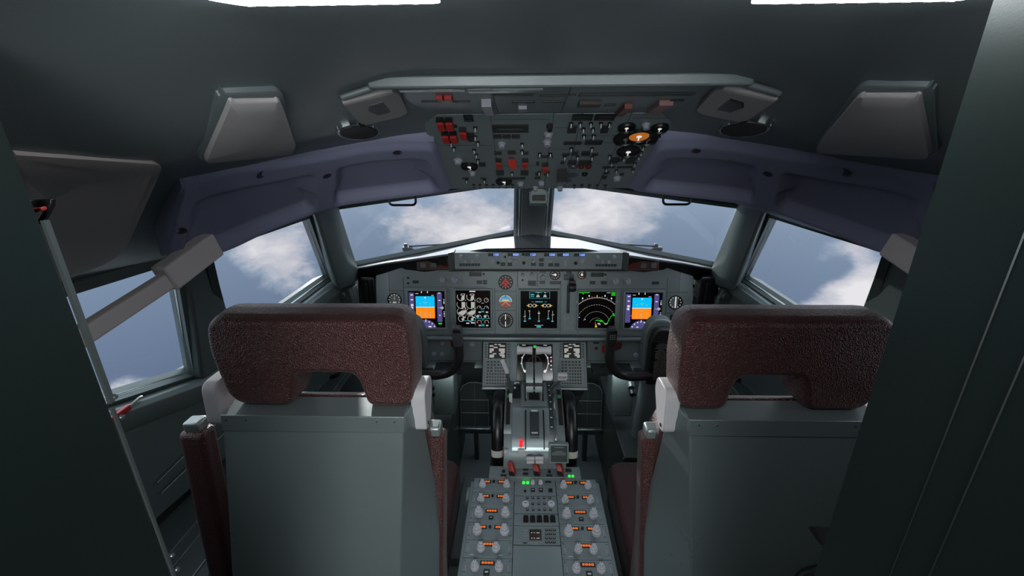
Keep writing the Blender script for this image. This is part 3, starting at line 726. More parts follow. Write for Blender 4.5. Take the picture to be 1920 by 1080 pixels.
def gauge(label, px, py, rpx, kind, fr=FP, depth=.006):
    a = fr.uv(px - rpx, py); b_ = fr.uv(px + rpx, py); r_ = (b_[0] - a[0]) / 2
    f = fr.sub((a[0] + b_[0]) / 2, a[1], .0005)
    if kind in ('clock_l', 'clock_r'): f = Frame(f.o - f.z * .003, f.y, Vector((1, (-.35 if kind == 'clock_r' else .35) * 0, 0)))
    t = thing('round_gauge', label, 'gauge', M=f.M)
    q = MB(); q.lathe([(0, 0), (r_ * 1.06, 0), (r_ * 1.06, depth * .8), (r_ * 1.02, depth), (r_ * .93, depth), (r_ * .91, depth * .35), (0, depth * .35)], m=BLACK if kind != 'adi' else PAINT, n=32)
    put('bezel', q, t)
    g = MB(); z = depth * .35 + .0006
    d = g
    if kind in ('clock_l', 'clock_r'):
        for i in range(12):
            an = R(90 - 30 * i); d.disc(.78 * r_ * math.cos(an), .78 * r_ * math.sin(an), .09 * r_, z, G_LG, 8)
        if kind == 'clock_r': d.seg((0, -.75 * r_), (.02 * r_, .85 * r_), .16 * r_, z + .0004, G_WHITE)
        else: d.rect(-.25 * r_, -.5 * r_, .25 * r_, -.3 * r_, z, G_LG); d.seg((0, 0), (.02 * r_, .5 * r_), .06 * r_, z + .0004, G_LG)
    if kind == 'rmi':
        for i in range(12):
            an = R(90 - 30 * i); d.seg((.70 * r_ * math.cos(an), .70 * r_ * math.sin(an)), (.90 * r_ * math.cos(an), .90 * r_ * math.sin(an)), .11 * r_, z, mat('dial_cream', (225, 215, 185), .6))
        RD = mat('dial_red', (190, 30, 40), .4, emit=(190, 30, 40), es=.35)
        for p, q_ in (((0, .72), (0, .3)), ((0, .5), (-.55, -.22)), ((0, .5), (.55, -.22)), ((-.62, -.22), (.62, -.22)), ((0, .2), (-.3, -.1)), ((0, .2), (.3, -.1)), ((-.3, -.55), (.3, -.55)), ((0, -.22), (0, -.6)), ((0, -.2), (.25, -.6)), ((0, -.2), (-.25, -.6))):
            d.seg((p[0] * r_, p[1] * r_), (q_[0] * r_, q_[1] * r_), .12 * r_, z + .0004, RD)
    if kind == 'adi':
        d.arc(0, 0, .0001, .84 * r_, 0, 180, z, G_SKYB); d.arc(0, 0, .0001, .84 * r_, 180, 360, z, G_BROWN)
        d.arc(0, 0, .80 * r_, .90 * r_, 0, 180, z + .0003, G_LG); d.rect(-.45 * r_, .12 * r_, .45 * r_, .26 * r_, z + .0005, G_YEL); d.rect(-.8 * r_, -.04 * r_, .8 * r_, .04 * r_, z + .0004, G_LG)
        d.add([(-.12 * r_, .85 * r_, z + .0006), (.12 * r_, .85 * r_, z + .0006), (0, .6 * r_, z + .0006)], [(0, 1, 2)], BLACK)
        d.seg((0, -.1 * r_), (-.6 * r_, -.6 * r_), .05 * r_, z + .0005, G_LG); d.seg((0, -.1 * r_), (.6 * r_, -.6 * r_), .05 * r_, z + .0005, G_LG)
    if kind == 'alt':
        for i in range(20):
            an = R(18 * i); d.seg((.70 * r_ * math.cos(an), .70 * r_ * math.sin(an)), (.90 * r_ * math.cos(an), .90 * r_ * math.sin(an)), .05 * r_, z, G_LG)
        d.seg((0, -.9 * r_), (0, .9 * r_), .10 * r_, z + .0005, G_WHITE); d.disc(0, 0, .14 * r_, z + .0008, BLACK)
    if kind == 'flap':
        for i in range(10):
            an = R(170 - 34 * i); d.disc(.74 * r_ * math.cos(an), .74 * r_ * math.sin(an), .08 * r_, z, G_LG, 8)
        d.disc(.05 * r_, 0, .24 * r_, z + .0006, G_WHITE); d.seg((0, 0), (-.52 * r_, .02 * r_), .14 * r_, z + .0005, G_WHITE)
    if kind == 'brake':
        d.arc(0, 0, .62 * r_, .82 * r_, 60, 260, z, mat('dial_cream', (225, 215, 185), .6)); d.arc(0, 0, .62 * r_, .82 * r_, 262, 300, z, G_MAG)
        d.disc(0, 0, .26 * r_, z + .0006, G_WHITE); d.seg((0, 0), (0, .45 * r_), .14 * r_, z + .0005, G_WHITE)
    gput('dial', g, t)
    return t
gauge('round white-dotted clock on the outer edge, behind the left seat headrest', 739.5, 562, 12.5, 'clock_l')
gauge('round clock with a thick white upright hand, beside the right seat headrest', 1266.5, 567, 13, 'clock_r')
gauge('round compass dial with a red triangular pointer, topmost of the centre gauge column', 948, 529, 13, 'rmi')
gauge('round standby horizon with blue sky and brown ground, middle of the centre gauge column', 948, 565, 13.5, 'adi')
gauge('round black altimeter dial with thin ticks, lowest of the centre gauge column', 948, 600.5, 13.5, 'alt')
gauge('small black flap position dial with white dots and pointer, under the mode control panel', 1040.5, 515, 9.5, 'flap')
gauge('small brake pressure dial with cream and red arc, right of the gear lever', 1091, 515, 8, 'brake')

# landing gear lever
a = FP.uv(1065, 585); b_ = FP.uv(1068, 535)
f = FP.sub(a[0], a[1], .0)
gl = thing('landing_gear_lever', 'black landing gear lever in its slot at the panel centre', 'lever', M=f.M)
m = MB(); m.b(-.007, 0, .0005, .007, b_[1] - a[1], .003, BLACK); m.cyl((0, 0, .0005), .007, .0025, BLACK); put('slot', m, gl)
m = MB(); yy = b_[1] - a[1]; m.loft([[(-.004, yy - .03, .002), (.004, yy - .03, .002), (.004, yy - .015, .002), (-.004, yy - .015, .002)], [(.0, yy - .005, .07), (.010, yy - .005, .07), (.010, yy + .008, .07), (.0, yy + .008, .07)]], BLACK); put('arm', m, gl, bevel=.001)
m = MB(); m.lathe([(0, -.016), (.016, -.016), (.020, -.008), (.020, .008), (.016, .016), (0, .016)], (.008, yy + .004, .078), YOKE, 24, Matrix.Rotation(PI / 2, 3, 'Y')); m.box((.008, yy + .028, .078), (.026, .012, .02), BLACK); put('wheel_knob', m, gl, bevel=.001)

# ================================================================== GLARESHIELD
gs = None
lip = [(0, 1.757, 1.392), (.2, 1.768, 1.386), (.345, 1.797, 1.358), (.5, 1.835, 1.326), (.66, 1.885, 1.29), (.845, 1.965, 1.235)]
lip = [Vector((-x, y, z)) for x, y, z in lip[::-1]] + [Vector(p) for p in lip[1:]]
bk = []
for p in lip:
    t = min(1, abs(p.x) / .872); w_ = .36 - .315 * min(1, t * 1.7); bk.append(Vector((p.x * (1 + .02 * t), p.y + w_, p.z - .026 * w_ / .36 - .004 * t)))
m = MB(); n = len(lip)
vs_ = lip + bk + [p + Vector((0, .012, -.022)) for p in lip] + [p + Vector((0, 0, -.03)) for p in bk] 
fs_ = []
for r_ in range(4):
    for i in range(n - 1): fs_.append((r_ * n + i, r_ * n + i + 1, ((r_ + 1) % 4) * n + i + 1, ((r_ + 1) % 4) * n + i))
# order rings: top lip, back top, back bottom, lip bottom
vs_ = lip + bk + [p + Vector((0, 0, -.03)) for p in bk] + [p + Vector((0, .014, -.018)) for p in lip]
fs_ += [(0, n, 2 * n, 3 * n), (n - 1, 2 * n - 1, 3 * n - 1, 4 * n - 1)]
m.add(vs_, fs_, GLARE)
gs = thing('glareshield', 'glossy black glareshield reflecting the sky below the windshield', 'glareshield')
put('top_cover', m, gs, smooth=50)
m = MB()
m.tube([p + Vector((0, .004, -.009)) for p in lip], .0085, BLACK, 10); put('lip_edge', m, gs)
# hollow undersides of the two wings, dropping to the panel
for sg in (-1, 1):
    m = MB(); prof = []
    for x, yl, zl, drop in ((.375, 1.80, 1.348, .075), (.47, 1.83, 1.326, .075), (.56, 1.857, 1.306, .072), (.66, 1.89, 1.28, .07), (.75, 1.925, 1.257, .075), (.86, 1.965, 1.220, .06)):
        prof.append([Vector((sg * x, yl + .008, zl - .008)), Vector((sg * x, yl + .02, zl - drop * .6)), Vector((sg * x, yl + .045, zl - drop)), Vector((sg * x, yl + .055, zl - drop)), Vector((sg * x, yl + .04, zl - .012))])
    m.loft(prof, GLARED); put('wing_underside', m, gs, bevel=.003)

# warning light boxes in the wings
for sg, who in ((-1, 'left'), (1, 'right')):
    px = (781, 487, 845, 507) if sg < 0 else (1174, 487, 1236, 508)
    fw = Frame((0, 1.835, 1.30), (0, .15, 1))
    cx, cy, w, h = dbox(fw, *px); f = fw.sub(cx, cy)
    t = thing('warning_light_box', 'dark red-brown caution light box under the %s wing of the glareshield' % who, 'warning lights', M=f.M)
    m = MB(); m.prism([(-w / 2, -h / 2), (w / 2, -h / 2), (w / 2, h / 2 * (1.15 if sg < 0 else .9)), (-w / 2, h / 2 * (.9 if sg < 0 else 1.15))], -.05, 0, BROWN); put('housing', m, t, bevel=.003)
    xs = (-.30, .0) if sg < 0 else (.02, .33)
    for k, x in enumerate(xs):
        a_ = MB(); a_.b(-w * .085, -h * .22, 0, w * .085, h * .22, .004, mat('caption_grey', (92, 84, 84), .5))
        a_.rect(-w * .04, h * .02, w * .04, h * .14, .0042, PRINT if 0 else ANNG); a_.rect(-w * .055, -h * .13, w * .055, -h * .02, .0042, ANNG)
        put('caption_light', a_, t, (w * x, 0, 0), bevel=.0008, seg=2)
    a_ = MB(); a_.b(-w * .17, -h * .24, 0, w * .17, h * .24, .004, mat('warning_red_lens', (95, 22, 18), .25)); put('warning_lamp', a_, t, (w * (.31 if sg < 0 else -.32), 0, 0), bevel=.0008, seg=2)

# mode control panel
FM = Frame((0, 1.742, 1.335), (0, .06, 1))
cx, cy, w, h = dbox(FM, 852, 474, 1167, 505)
mcp = thing('mode_control_panel', 'long grey mode control panel with six blue number windows under the glareshield', 'control panel', M=FM.sub(cx, cy).M)
fM = FM.sub(cx, cy)
m = MB(); m.b(-w / 2, -h / 2, -.06, w / 2, h / 2, 0, PAINT); put('faceplate', m, mcp, bevel=.0015, seg=2)
for sg in (-1, 1):
    m = MB(); m.prism([(sg * (w / 2 + .001), -h / 2), (sg * (w / 2 + .026), -h / 2 - .012), (sg * (w / 2 + .026), h / 2 - .002), (sg * (w / 2 + .001), h / 2 + .003)], -.06, .0, DARKG); put('end_cheek', m, mcp, bevel=.002)
m = MB(); m.b(-w / 2 - .02, -h / 2 - .01, -.10, w / 2 + .02, -h / 2 - .001, -.004, GLARED); put('chin', m, mcp)
for x0, x1, y, txt in ((915, 936, 477.5, '100'), (952, 973, 477.5, '4000'), (984, 1005, 477.5, '120'), (1020, 1041, 477.7, '1000'), (1045, 1067, 477.7, '4000'), (1076, 1097, 477.9, '160')):
    c = dbox(fM, x0, y - 3, x1, y + 3)
    q = MB(); q.b(-c[2] / 2, -c[3] / 2, 0, c[2] / 2, c[3] / 2, .0015, ANN); q.rect(-c[2] * .06, -c[3] / 2, c[2] / 2, c[3] / 2, .0017, G_BLUEB)
    q.text(txt, c[2] * .22, 0, c[3] * .80, .0020, glow('digit_blue', (150, 185, 255), 1.5), wx=1.05 if len(txt) < 4 else .82)
    gput('number_window', q, mcp, (c[0], c[1], 0))
for px, py, rp, dl in ((865, 480.5, 3.8, 0), (895, 480.5, 4.4, 0), (874, 489.5, 3.4, 0), (886, 489.5, 3.2, 0), (925, 488, 4.6, 0), (959, 488, 4.0, 0), (966, 489.5, 4.4, 0), (1000, 489, 4.2, 0), (1031, 488.5, 4.6, 0), (1091, 488.5, 5.2, 0),
                       (1120, 482, 4.2, 0), (1151, 482, 4.4, 0), (1129, 491, 3.2, 0), (1141, 491, 4.0, 0)):
    rk(mcp, fM, px, py, rp, .012, KNOBD)
for px, py, rp in ((947, 481.5, 2.2), (934, 493, 3.0), (981, 476.8, 2.8), (982, 493, 3.0), (1079.5, 493.5, 3.2)): rk(mcp, fM, px, py, rp, .008, BLACK)
for i in range(7):
    ann(mcp, fM, 861.5 + i * 5.65, 494, 866 + i * 5.65, 498.5, 1, BLACK, 'button'); ann(mcp, fM, 1116.5 + i * 5.8, 495, 1121 + i * 5.8, 499.5, 1, BLACK, 'button')
for px, py in ((943, 495.5), (956, 495.5), (1000, 495), (1015, 487), (1015, 496), (1032.5, 496.5), (1044, 496.5)): ann(mcp, fM, px - 4.4, py - 2.8, px + 4.4, py + 2.8, 1, ANN, 'button')
c = fM.uv(1060, 492); q = MB(); q.b(-.005, -.014, 0, .005, .014, .006, KNOBD); put('thumbwheel', q, mcp, (c[0], c[1], 0), bevel=.001)
q = MB()
for px, py, rp in ((959, 486, 6), (947, 482, 6.5), (966, 490, 6.5), (925, 487, 8), (1031, 487, 7)):
    c = fM.uv(px, py); q.arc(c[0], c[1], rp * .0021, rp * .0021 + .0011, 100, 260, .0006, PRINT)
gput('dial_print', q, mcp)

# dark columns at each end of the panel
for sg, who in ((-1, 'left'), (1, 'right')):
    t = thing('oxygen_mask_duct', 'tall black slotted duct between the instrument panel and the %s side wall' % who, 'duct')
    xx = (694 if sg < 0 else 1323)
    p = at_y(xx, 547, 1.93); c = Vector((p.x, 1.93, p.z))
    m = MB(); m.b(-.036, -.02, -.20, .036, .05, .075, BLACKR); o = put('housing', m, t, bevel=.01)
    m = MB(); m.b(-.012, -.027, -.19, -.002, -.02, .05, ANN); m.b(.004, -.026, -.19, .016, -.02, .06, BLACK); o2 = put('louvre', m, t, bevel=.002)
    m = MB(); m.loft([[(sg * .036, -.02, .075), (sg * .036, .02, .075), (sg * .036, .02, .085), (sg * .036, -.02, .085)], [(sg * .06, -.01, -.2), (sg * .06, .03, -.2), (sg * .05, .03, .03), (sg * .05, -.01, .03)]], BLACK); put('flange', m, t)
    t.location = c

# ================================================================== LOWER PANELS under the rail
FL = Frame((0, 1.835, .90), (0, .06, 1))
for sg, who in ((-1, "captain's"), (1, "first officer's")):
    px = (760, 641, 904, 690) if sg < 0 else (1101, 642, 1262, 690)
    cx, cy, w, h = dbox(FL, *px); f = FL.sub(cx, cy)
    t = thing('lower_panel', 'low grey panel with small round knobs under the %s displays' % who, 'control panel', M=f.M)
    m = MB(); m.b(-w / 2, -h / 2, -.03, w / 2, h / 2 + .001, 0, PAINT); put('faceplate', m, t, bevel=.002, seg=2)
    m = MB(); a_ = f.uv(850 if sg < 0 else 1115, 676)[1]; m.b(-w / 2, a_ - .002, 0, w / 2, a_, .0006, LINE); put('seam', m, t)
    if sg < 0:
        for px_, py_, rp in ((829, 643.5, 4), (814, 663.5, 4), (829, 663.5, 3.8), (885.5, 645, 5.5)): rk(t, f, px_, py_, rp, .012, KNOBD)
        m = MB(); c = f.uv(855, 643.5); m.lathe([(0, 0), (.022, 0), (.024, .008), (.018, .012), (0, .012)], (c[0], c[1], 0), mat('amber_brown_knob', (90, 40, 36), .4), 20); put('dial_ring', m, t)
    else:
        for px_, py_, rp in ((1205, 647, 5), (1192, 665.5, 4.6), (1206, 666, 4.4)): rk(t, f, px_, py_, rp, .012, KNOBD)
        ann(t, f, 1112, 638.5, 1123, 644, 1); rk(t, f, 1118, 652.5, 3, .008, mat('dark_red_knob', (90, 26, 26), .4))
        c = f.uv(1133.5, 654); m = MB(); m.b(c[0] - .011, c[1] - .015, 0, c[0] + .011, c[1] + .016, .008, REDP); put('red_guard', m, t, bevel=.001)
        c = f.uv(1155, 645.5); m = MB(); m.lathe([(0, 0), (.024, 0), (.026, .008), (.018, .012), (0, .012)], (c[0], c[1], 0), mat('amber_brown_knob', (90, 40, 36), .4), 20); put('dial_ring', m, t)
# ================================================================== FORWARD AISLE STAND (keypads + lower display)
pa = at_y(1003, 641, 1.80); pb = at_y(1003, 722, 1.69)
FA = Frame((0, pb.y, pb.z), (0, pa.y - pb.y, pa.z - pb.z))
cx, cy, w, h = dbox(FA, 905, 641, 1100, 726)
fA = FA.sub(cx, cy)
ais = thing('aisle_stand_panel', 'sloping grey panel between the keypads ahead of the thrust levers', 'control panel', M=fA.M)
m = MB(); m.b(-w / 2, -h / 2, -.02, w / 2, h / 2, 0, PAINT); put('faceplate', m, ais, bevel=.0025)
m = MB(); m.b(-w / 2, -h / 2 - .012, -.02, w / 2, -h / 2 - .001, .006, SEATD); put('front_lip', m, ais, bevel=.002)
m = MB(); hw = w / 2
m.loft([[(-hw * .98, -h / 2 - .013, -.021), (hw * .98, -h / 2 - .013, -.021), (hw * .98, h / 2, -.03), (-hw * .98, h / 2, -.03)],
        [(-hw * .97, -h / 2 - .03, -.08), (hw * .97, -h / 2 - .03, -.08), (hw * .97, h / 2, -.10), (-hw * .97, h / 2, -.10)],
        [(-hw * .80, -h / 2 - .10, -.13), (hw * .80, -h / 2 - .10, -.13), (hw * .80, h / 2, -.16), (-hw * .80, h / 2, -.16)]], DARKG)
put('support_box', m, ais, bevel=.01)
def cdu(sg, who):
    ox = 0 if sg < 0 else 139.5
    c_ = dbox(FA, 909 + ox, 644 + (.5 if sg > 0 else 0), 956 + ox, 724)
    f = FA.sub(c_[0], c_[1], .0005); W_, H_ = c_[2], c_[3]
    t = thing('keypad_display_unit', 'grey keypad unit with small text screen and round keys, %s of the lower display' % who, 'keypad unit', M=f.M, group=None)
    m = MB(); m.b(-W_ / 2, -H_ / 2, 0, W_ / 2, H_ / 2, .006, PAINT); put('case', m, t, bevel=.002)
    s_ = dbox(f, 915.5 + ox, 643.5, 949.5 + ox, 672.5)
    m = MB(); m.b(s_[0] - s_[2] / 2, s_[1] - s_[3] / 2, .006, s_[0] + s_[2] / 2, s_[1] + s_[3] / 2, .009, BLACK); sc = put('screen', m, t, bevel=.003)
    g = MB(); rr = random.Random(5)
    for i in range(9):
        y = s_[1] + s_[3] * (.40 - i * .10)
        if i in (1, 3, 5, 7, 8, 4):
            g.rect(s_[0] - s_[2] * .42, y - .0028, s_[0] - s_[2] * (.42 - rr.uniform(.12, .26)), y + .0028, .0093, G_LG)
            g.rect(s_[0] + s_[2] * (.42 - rr.uniform(.14, .34)), y - .0028, s_[0] + s_[2] * .42, y + .0028, .0093, G_LG)
        elif i == 0: g.rect(s_[0] - s_[2] * .16, y - .002, s_[0] - s_[2] * .02, y + .002, .0093, G_LG); g.rect(s_[0] + s_[2] * .04, y - .002, s_[0] + s_[2] * .2, y + .002, .0093, G_LG)
        elif i == 2: g.rect(s_[0] - s_[2] * .2, y - .002, s_[0] + s_[2] * .02, y + .003, .0093, G_LG)
        else: g.rect(s_[0] - s_[2] * .25, y - .0022, s_[0] - s_[2] * .05, y + .0022, .0093, G_LG); g.rect(s_[0] + s_[2] * .1, y - .0022, s_[0] + s_[2] * .38, y + .0022, .0093, G_LG)
    gput('screen_text', g, sc)
    def key(w_, h_, rnd=False):
        def bld():
            k = MB()
            if rnd: k.cyl((0, 0, 0), w_ / 2, .003, ANN, 10)
            else: k.b(-w_ / 2, -h_ / 2, 0, w_ / 2, h_ / 2, .003, ANN)
            return k.mesh('key')
        return shared(('key', w_, h_, rnd), bld)
    for i in range(8):      # line keys
        for sx in (-1, 1):
            if i < 6: 
                c = f.uv(911.5 + ox if sx < 0 else 953.5 + ox, 646.5 + i * 4.6); put('line_key', key(.007, .0045), t, (c[0], c[1], .006))
    kw = dbox(f, 912 + ox, 676, 951 + ox, 722)
    for rw in range(8):
        y = kw[1] + kw[3] / 2 - kw[3] * (rw + .5) / 8
        for cl in range(8):
            x = kw[0] - kw[2] / 2 + kw[2] * (cl + .5) / 8
            if rw < 2:
                if cl >= 6: continue
                x = kw[0] - kw[2] / 2 + kw[2] * (cl + .5) / 6.1
                put('function_key', key(.0098, .0070), t, (x, y, .006))
            elif rw < 4 and cl < 3:
                if cl == 2: continue
                x = kw[0] - kw[2] / 2 + kw[2] * (cl + .5) / 6.1
                put('function_key', key(.0098, .0070), t, (x, y, .006))
            else:
                put('round_key', key(.0082, .0082, True), t, (x, y, .006))
cdu(-1, 'left'); cdu(1, 'right')
def lowd(g, X, Y, w, h):
    for s_, (a0, a1) in ((-1, (118, 222)), (1, (-42, 62))):
        g.arc(X(.5) - s_ * -.0 , Y(.50), .36 * w, .385 * w, a0, a1, .0004, G_LG)
        for an in ((135, 160, 185, 215) if s_ < 0 else (45, 20, -5, -35)):
            g.disc(X(.5) + .38 * w * math.cos(R(an)), Y(.5) + .38 * w * math.sin(R(an)), .0034, .0006, G_WHITE, 8)
    g.disc(X(.5) + .37 * w * math.cos(R(-42)), Y(.5) + .37 * w * math.sin(R(-42)), .006, .0007, G_WHITE, 8); g.disc(X(.5) + .37 * w * math.cos(R(222)), Y(.5) + .37 * w * math.sin(R(222)), .006, .0007, G_WHITE, 8)
    g.arc(X(.5), Y(.5), .17 * w, .178 * w, 10, 170, .0004, mat('glow_dim', (8, 8, 8), .3, emit=(90, 70, 60), es=.6))
    for i, v in enumerate((.64, .53, .42, .31)): g.disc(X(.95), Y(v), .0032, .0005, G_WHITE, 8)
    g.disc(X(.95), Y(.57), .0035, .0004, G_MAG, 8); g.rect(X(.02), Y(.80), X(.05), Y(.98), .0004, G_GREEN); g.rect(X(.46), Y(.90), X(.54), Y(.97), .0004, G_GREEN); g.disc(X(.14), Y(.44), .0035, .0008, G_TEAL, 8)
    g.rect(X(.14), Y(.965), X(.24), Y(.985), .0004, G_LG); g.rect(X(.74), Y(.965), X(.84), Y(.985), .0004, G_LG)
display('dark lower display with white curved scales behind the white thrust lever grips', (969.5, 646, 1036.5, 714), .003, lowd, FA, depth=.008)

# ================================================================== THROTTLE QUADRANT
tq = thing('throttle_quadrant', 'grey rounded throttle quadrant between two black trim wheels', 'throttle quadrant', loc=(0, 1.5, .64))
def qz(p): return (p[0] - 1.5, p[1] - .64)
prof = [(1.335, .40), (1.335, .665), (1.352, .705), (1.385, .742), (1.43, .772), (1.48, .795), (1.54, .812), (1.62, .820), (1.70, .80), (1.745, .74), (1.75, .40)]
m = MB(); m.prism([qz(p) for p in prof], -.118, .118, PAINT, ax='x'); put('housing', m, tq, bevel=.004, smooth=45)
def arcz(y):      # height of the hump
    pr = prof[1:-1]
    for a, b_ in zip(pr, pr[1:]):
        if a[0] <= y <= b_[0]: return a[1] + (b_[1] - a[1]) * (y - a[0]) / (b_[0] - a[0])
    return .7
def strip(x0, x1, y0, y1, off, m_, name, n=10, thick=.004):
    q = MB(); rings = []
    for i in range(n + 1):
        y = y0 + (y1 - y0) * i / n; z = arcz(y) + off; yy, zz = qz((y, z))
        rings.append([(x0, yy, zz), (x1, yy, zz), (x1, yy, zz - thick), (x0, yy, zz - thick)])
    q.loft(rings, m_); return put(name, q, tq, smooth=60)
SAT = mat('satin_cover', (150, 162, 164), .28, .5)
strip(-.085, .072, 1.353, 1.50, .0015, SAT, 'satin_cover')
strip(-.052, .052, 1.50, 1.66, .012, PAINT, 'centre_hump'); strip(-.118, -.09, 1.40, 1.68, .002, PAINT, 'side_cheek')
strip(-.018, .018, 1.385, 1.475, .009, DARKG, 'centre_strip'); strip(-.020, .022, 1.525, 1.65, .016, ANN, 'trim_scale')
strip(-.085, -.055, 1.545, 1.64, .005, ANN, 'speedbrake_plate')
for x in (-.034, .036): strip(x - .0025, x + .0025, 1.36, 1.485, .006, BLACK, 'reverse_slot'); strip(x - .003, x + .003, 1.52, 1.66, .017, BLACK, 'lever_slot')
for x in (-.103, .103): strip(x - .008, x + .008, 1.43, 1.60, .005, mat('trim_indicator', (36, 26, 26), .5), 'trim_indicator'); strip(x - .007, x + .007, 1.545, 1.562, .008, mat('green_band', (30, 90, 50), .5, emit=(30, 120, 60), es=.3), 'green_band')
g = MB()      # small white index marks
for x, y, a, b_ in ((.0, 1.60, .004, .016), (.0, 1.575, .009, .008), (-.012, 1.59, .003, .03), (.012, 1.59, .003, .03), (-.078, 1.62, .007, .008), (-.078, 1.59, .008, .009), (0, 1.47, .024, .007), (0, 1.392, .024, .005), (-.07, 1.63, .02, .002)):
    yy, zz = qz((y, arcz(y) + .0205)); g.add([(x - a / 2, yy - b_ / 2, zz - .003), (x + a / 2, yy - b_ / 2, zz - .003), (x + a / 2, yy + b_ / 2, zz), (x - a / 2, yy + b_ / 2, zz)], [(0, 1, 2, 3)], PRINT)
gput('index_marks', g, tq)
# flap scale: a toothed light strip beside the lever
q = MB(); rings = []
for i in range(24):
    y = 1.375 + .30 * i / 23; z = arcz(min(y, 1.69)) + .014; yy, zz = qz((y, z)); x = .080 + .0015 * (i % 3)
    rings.append([(x - .0025, yy, zz), (x + .0025, yy, zz), (x + .0025, yy, zz - .012), (x - .0025, yy, zz - .012)])
q.loft(rings, METAL); put('flap_scale', q, tq)
strip(.058, .075, 1.40, 1.66, .003, DARKG, 'flap_plate')
g = MB()
for i, y in enumerate((1.42, 1.455, 1.49, 1.525, 1.56, 1.595, 1.63)):
    yy, zz = qz((y, arcz(y) + .006)); g.add([(.062, yy - .004, zz), (.070, yy - .004, zz), (.070, yy + .004, zz), (.062, yy + .004, zz)], [(0, 1, 2, 3)], PRINT)
gput('detent_marks', g, tq)
# thrust levers
for sx in (-1, 1):
    b0 = Vector((sx * .034, 1.54, .80)); 
    gr = at_y(1003 + sx * 17.5, 656, 1.60)
    q = MB(M=Matrix.Translation((0, -1.5, -.64)))
    q.box((sx * .030, 1.535, .845), (.007, .012, .07), METAL)
    pl = [(1.515, .862), (1.528, .905), (1.548, .93), (1.578, .965), (1.592, .957), (1.558, .90), (1.545, .858)]
    q.prism(pl, sx * .018 - .0155, sx * .018 + .0155, DULLM, ax='x')
    lv = put('thrust_lever', q, tq, bevel=.0015)
    q = MB(M=Matrix.Translation((0, -1.5, -.64)))
    q.b(sx * .018 - .0158, 1.519, .888, sx * .018 + .0158, 1.53, .90, mat('lever_band', (78, 76, 80), .5)); put('band', q, lv)
    q = MB(M=Matrix.Translation((0, -1.5, -.64))); q.b(sx * .004, 1.575, .955, sx * .008, 1.59, gr.z, mat('lever_stalk', (90, 84, 84), .4, .5)); put('stalk', q, lv)
    q = MB(M=Matrix.Translation((0, -1.5, -.64)))
    q.lathe([(0, -.031), (.0165, -.031), (.0175, -.027), (.0135, -.002), (.0140, .010), (.0185, .027), (.0170, .031), (0, .031)], (sx * .038, 1.595, gr.z), WHITEP, 20, Matrix.Rotation(sx * PI / 2, 3, 'Y'))
    put('lever_grip', q, lv)
# reverse/start lever knobs at the rear face
for px in (994.5, 1011):
    p = at_y(px, 859, 1.325); q = MB(M=Matrix.Translation((0, -1.5, -.64)))
    q.box((p.x, 1.318, p.z + .004), (.031, .012, .012), WHITEP); q.box((p.x, 1.314, p.z - .007), (.029, .014, .010), WHITEP); q.box((p.x, 1.332, p.z), (.012, .02, .008), METAL)
    put('start_lever', q, tq, bevel=.0025)
# flap lever with printed knob
p = at_y(1054.5, 706, 1.56)
q = MB(M=Matrix.Translation((0, -1.5, -.64))); q.tube([(.072, 1.57, .80), (.070, 1.57, .85), (p.x - .004, 1.565, p.z - .018)], .006, DULLM, 8); lv = put('flap_lever', q, tq)
q = MB(M=Matrix.Translation((0, -1.5, -.64))); q.box(tuple(p), (.040, .022, .028), WHITEP); kn = put('lever_knob', q, lv, bevel=.004)
fk = Frame(Vector((p.x, p.y - .0115, p.z)) - Vector((0, 1.5, .64)), (0, 0, 1)); q = MB(M=fk.M); q.text('FLAP', 0, .002, .010, .0006, BLACK); gput('lettering', q, kn)
# speed brake lever
p = at_y(946, 685, 1.56); p2 = at_y(957, 748, 1.52)
q = MB(M=Matrix.Translation((0, -1.5, -.64))); q.tube([(-.086, 1.56, .80), (p2.x, 1.545, p2.z + .03), (p.x + .010, 1.555, p.z - .03)], .0065, DULLM, 8); lv = put('speedbrake_lever', q, tq)
q = MB(M=Matrix.Translation((0, -1.5, -.64))); q.bar((p.x + .012, 1.553, p.z - .032), (p.x - .009, 1.56, p.z + .026), .016, .014, WHITEP, up=(0, 1, 0)); kn = put('lever_knob', q, lv, bevel=.003)
q = MB(M=Matrix.Translation((0, -1.5, -.64))); q.box((p2.x + .001, 1.53, p2.z - .005), (.013, .012, .045), WHITEP); put('lever_root', q, lv, bevel=.002)
# parking brake lever and light
p = at_y(977, 832, 1.37)
q = MB(M=Matrix.Translation((0, -1.5, -.64))); RB = mat('red_lamp', (200, 30, 35), .3, emit=(255, 40, 50), es=.9)
q.lathe([(0, -.014), (.006, -.013), (.0075, -.004), (.005, .001), (.0065, .006), (.008, .013), (.005, .019), (0, .020)], (p.x, p.y, p.z), RB, 14); put('parking_brake_light', q, tq)
q = MB(M=Matrix.Translation((0, -1.5, -.64)))
a_ = at_y(945, 847, 1.330); b2 = at_y(985, 842, 1.330)
q.b(a_.x, 1.322, a_.z - .002, a_.x + .016, 1.334, a_.z + .006, WHITEP); put('brake_ledge', q, tq, bevel=.001, seg=2)
q = MB(M=Matrix.Translation((0, -1.5, -.64))); q.b(b2.x - .028, 1.322, a_.z - .002, b2.x, 1.334, a_.z + .006, WHITEP); put('brake_ledge', q, tq, bevel=.001, seg=2)
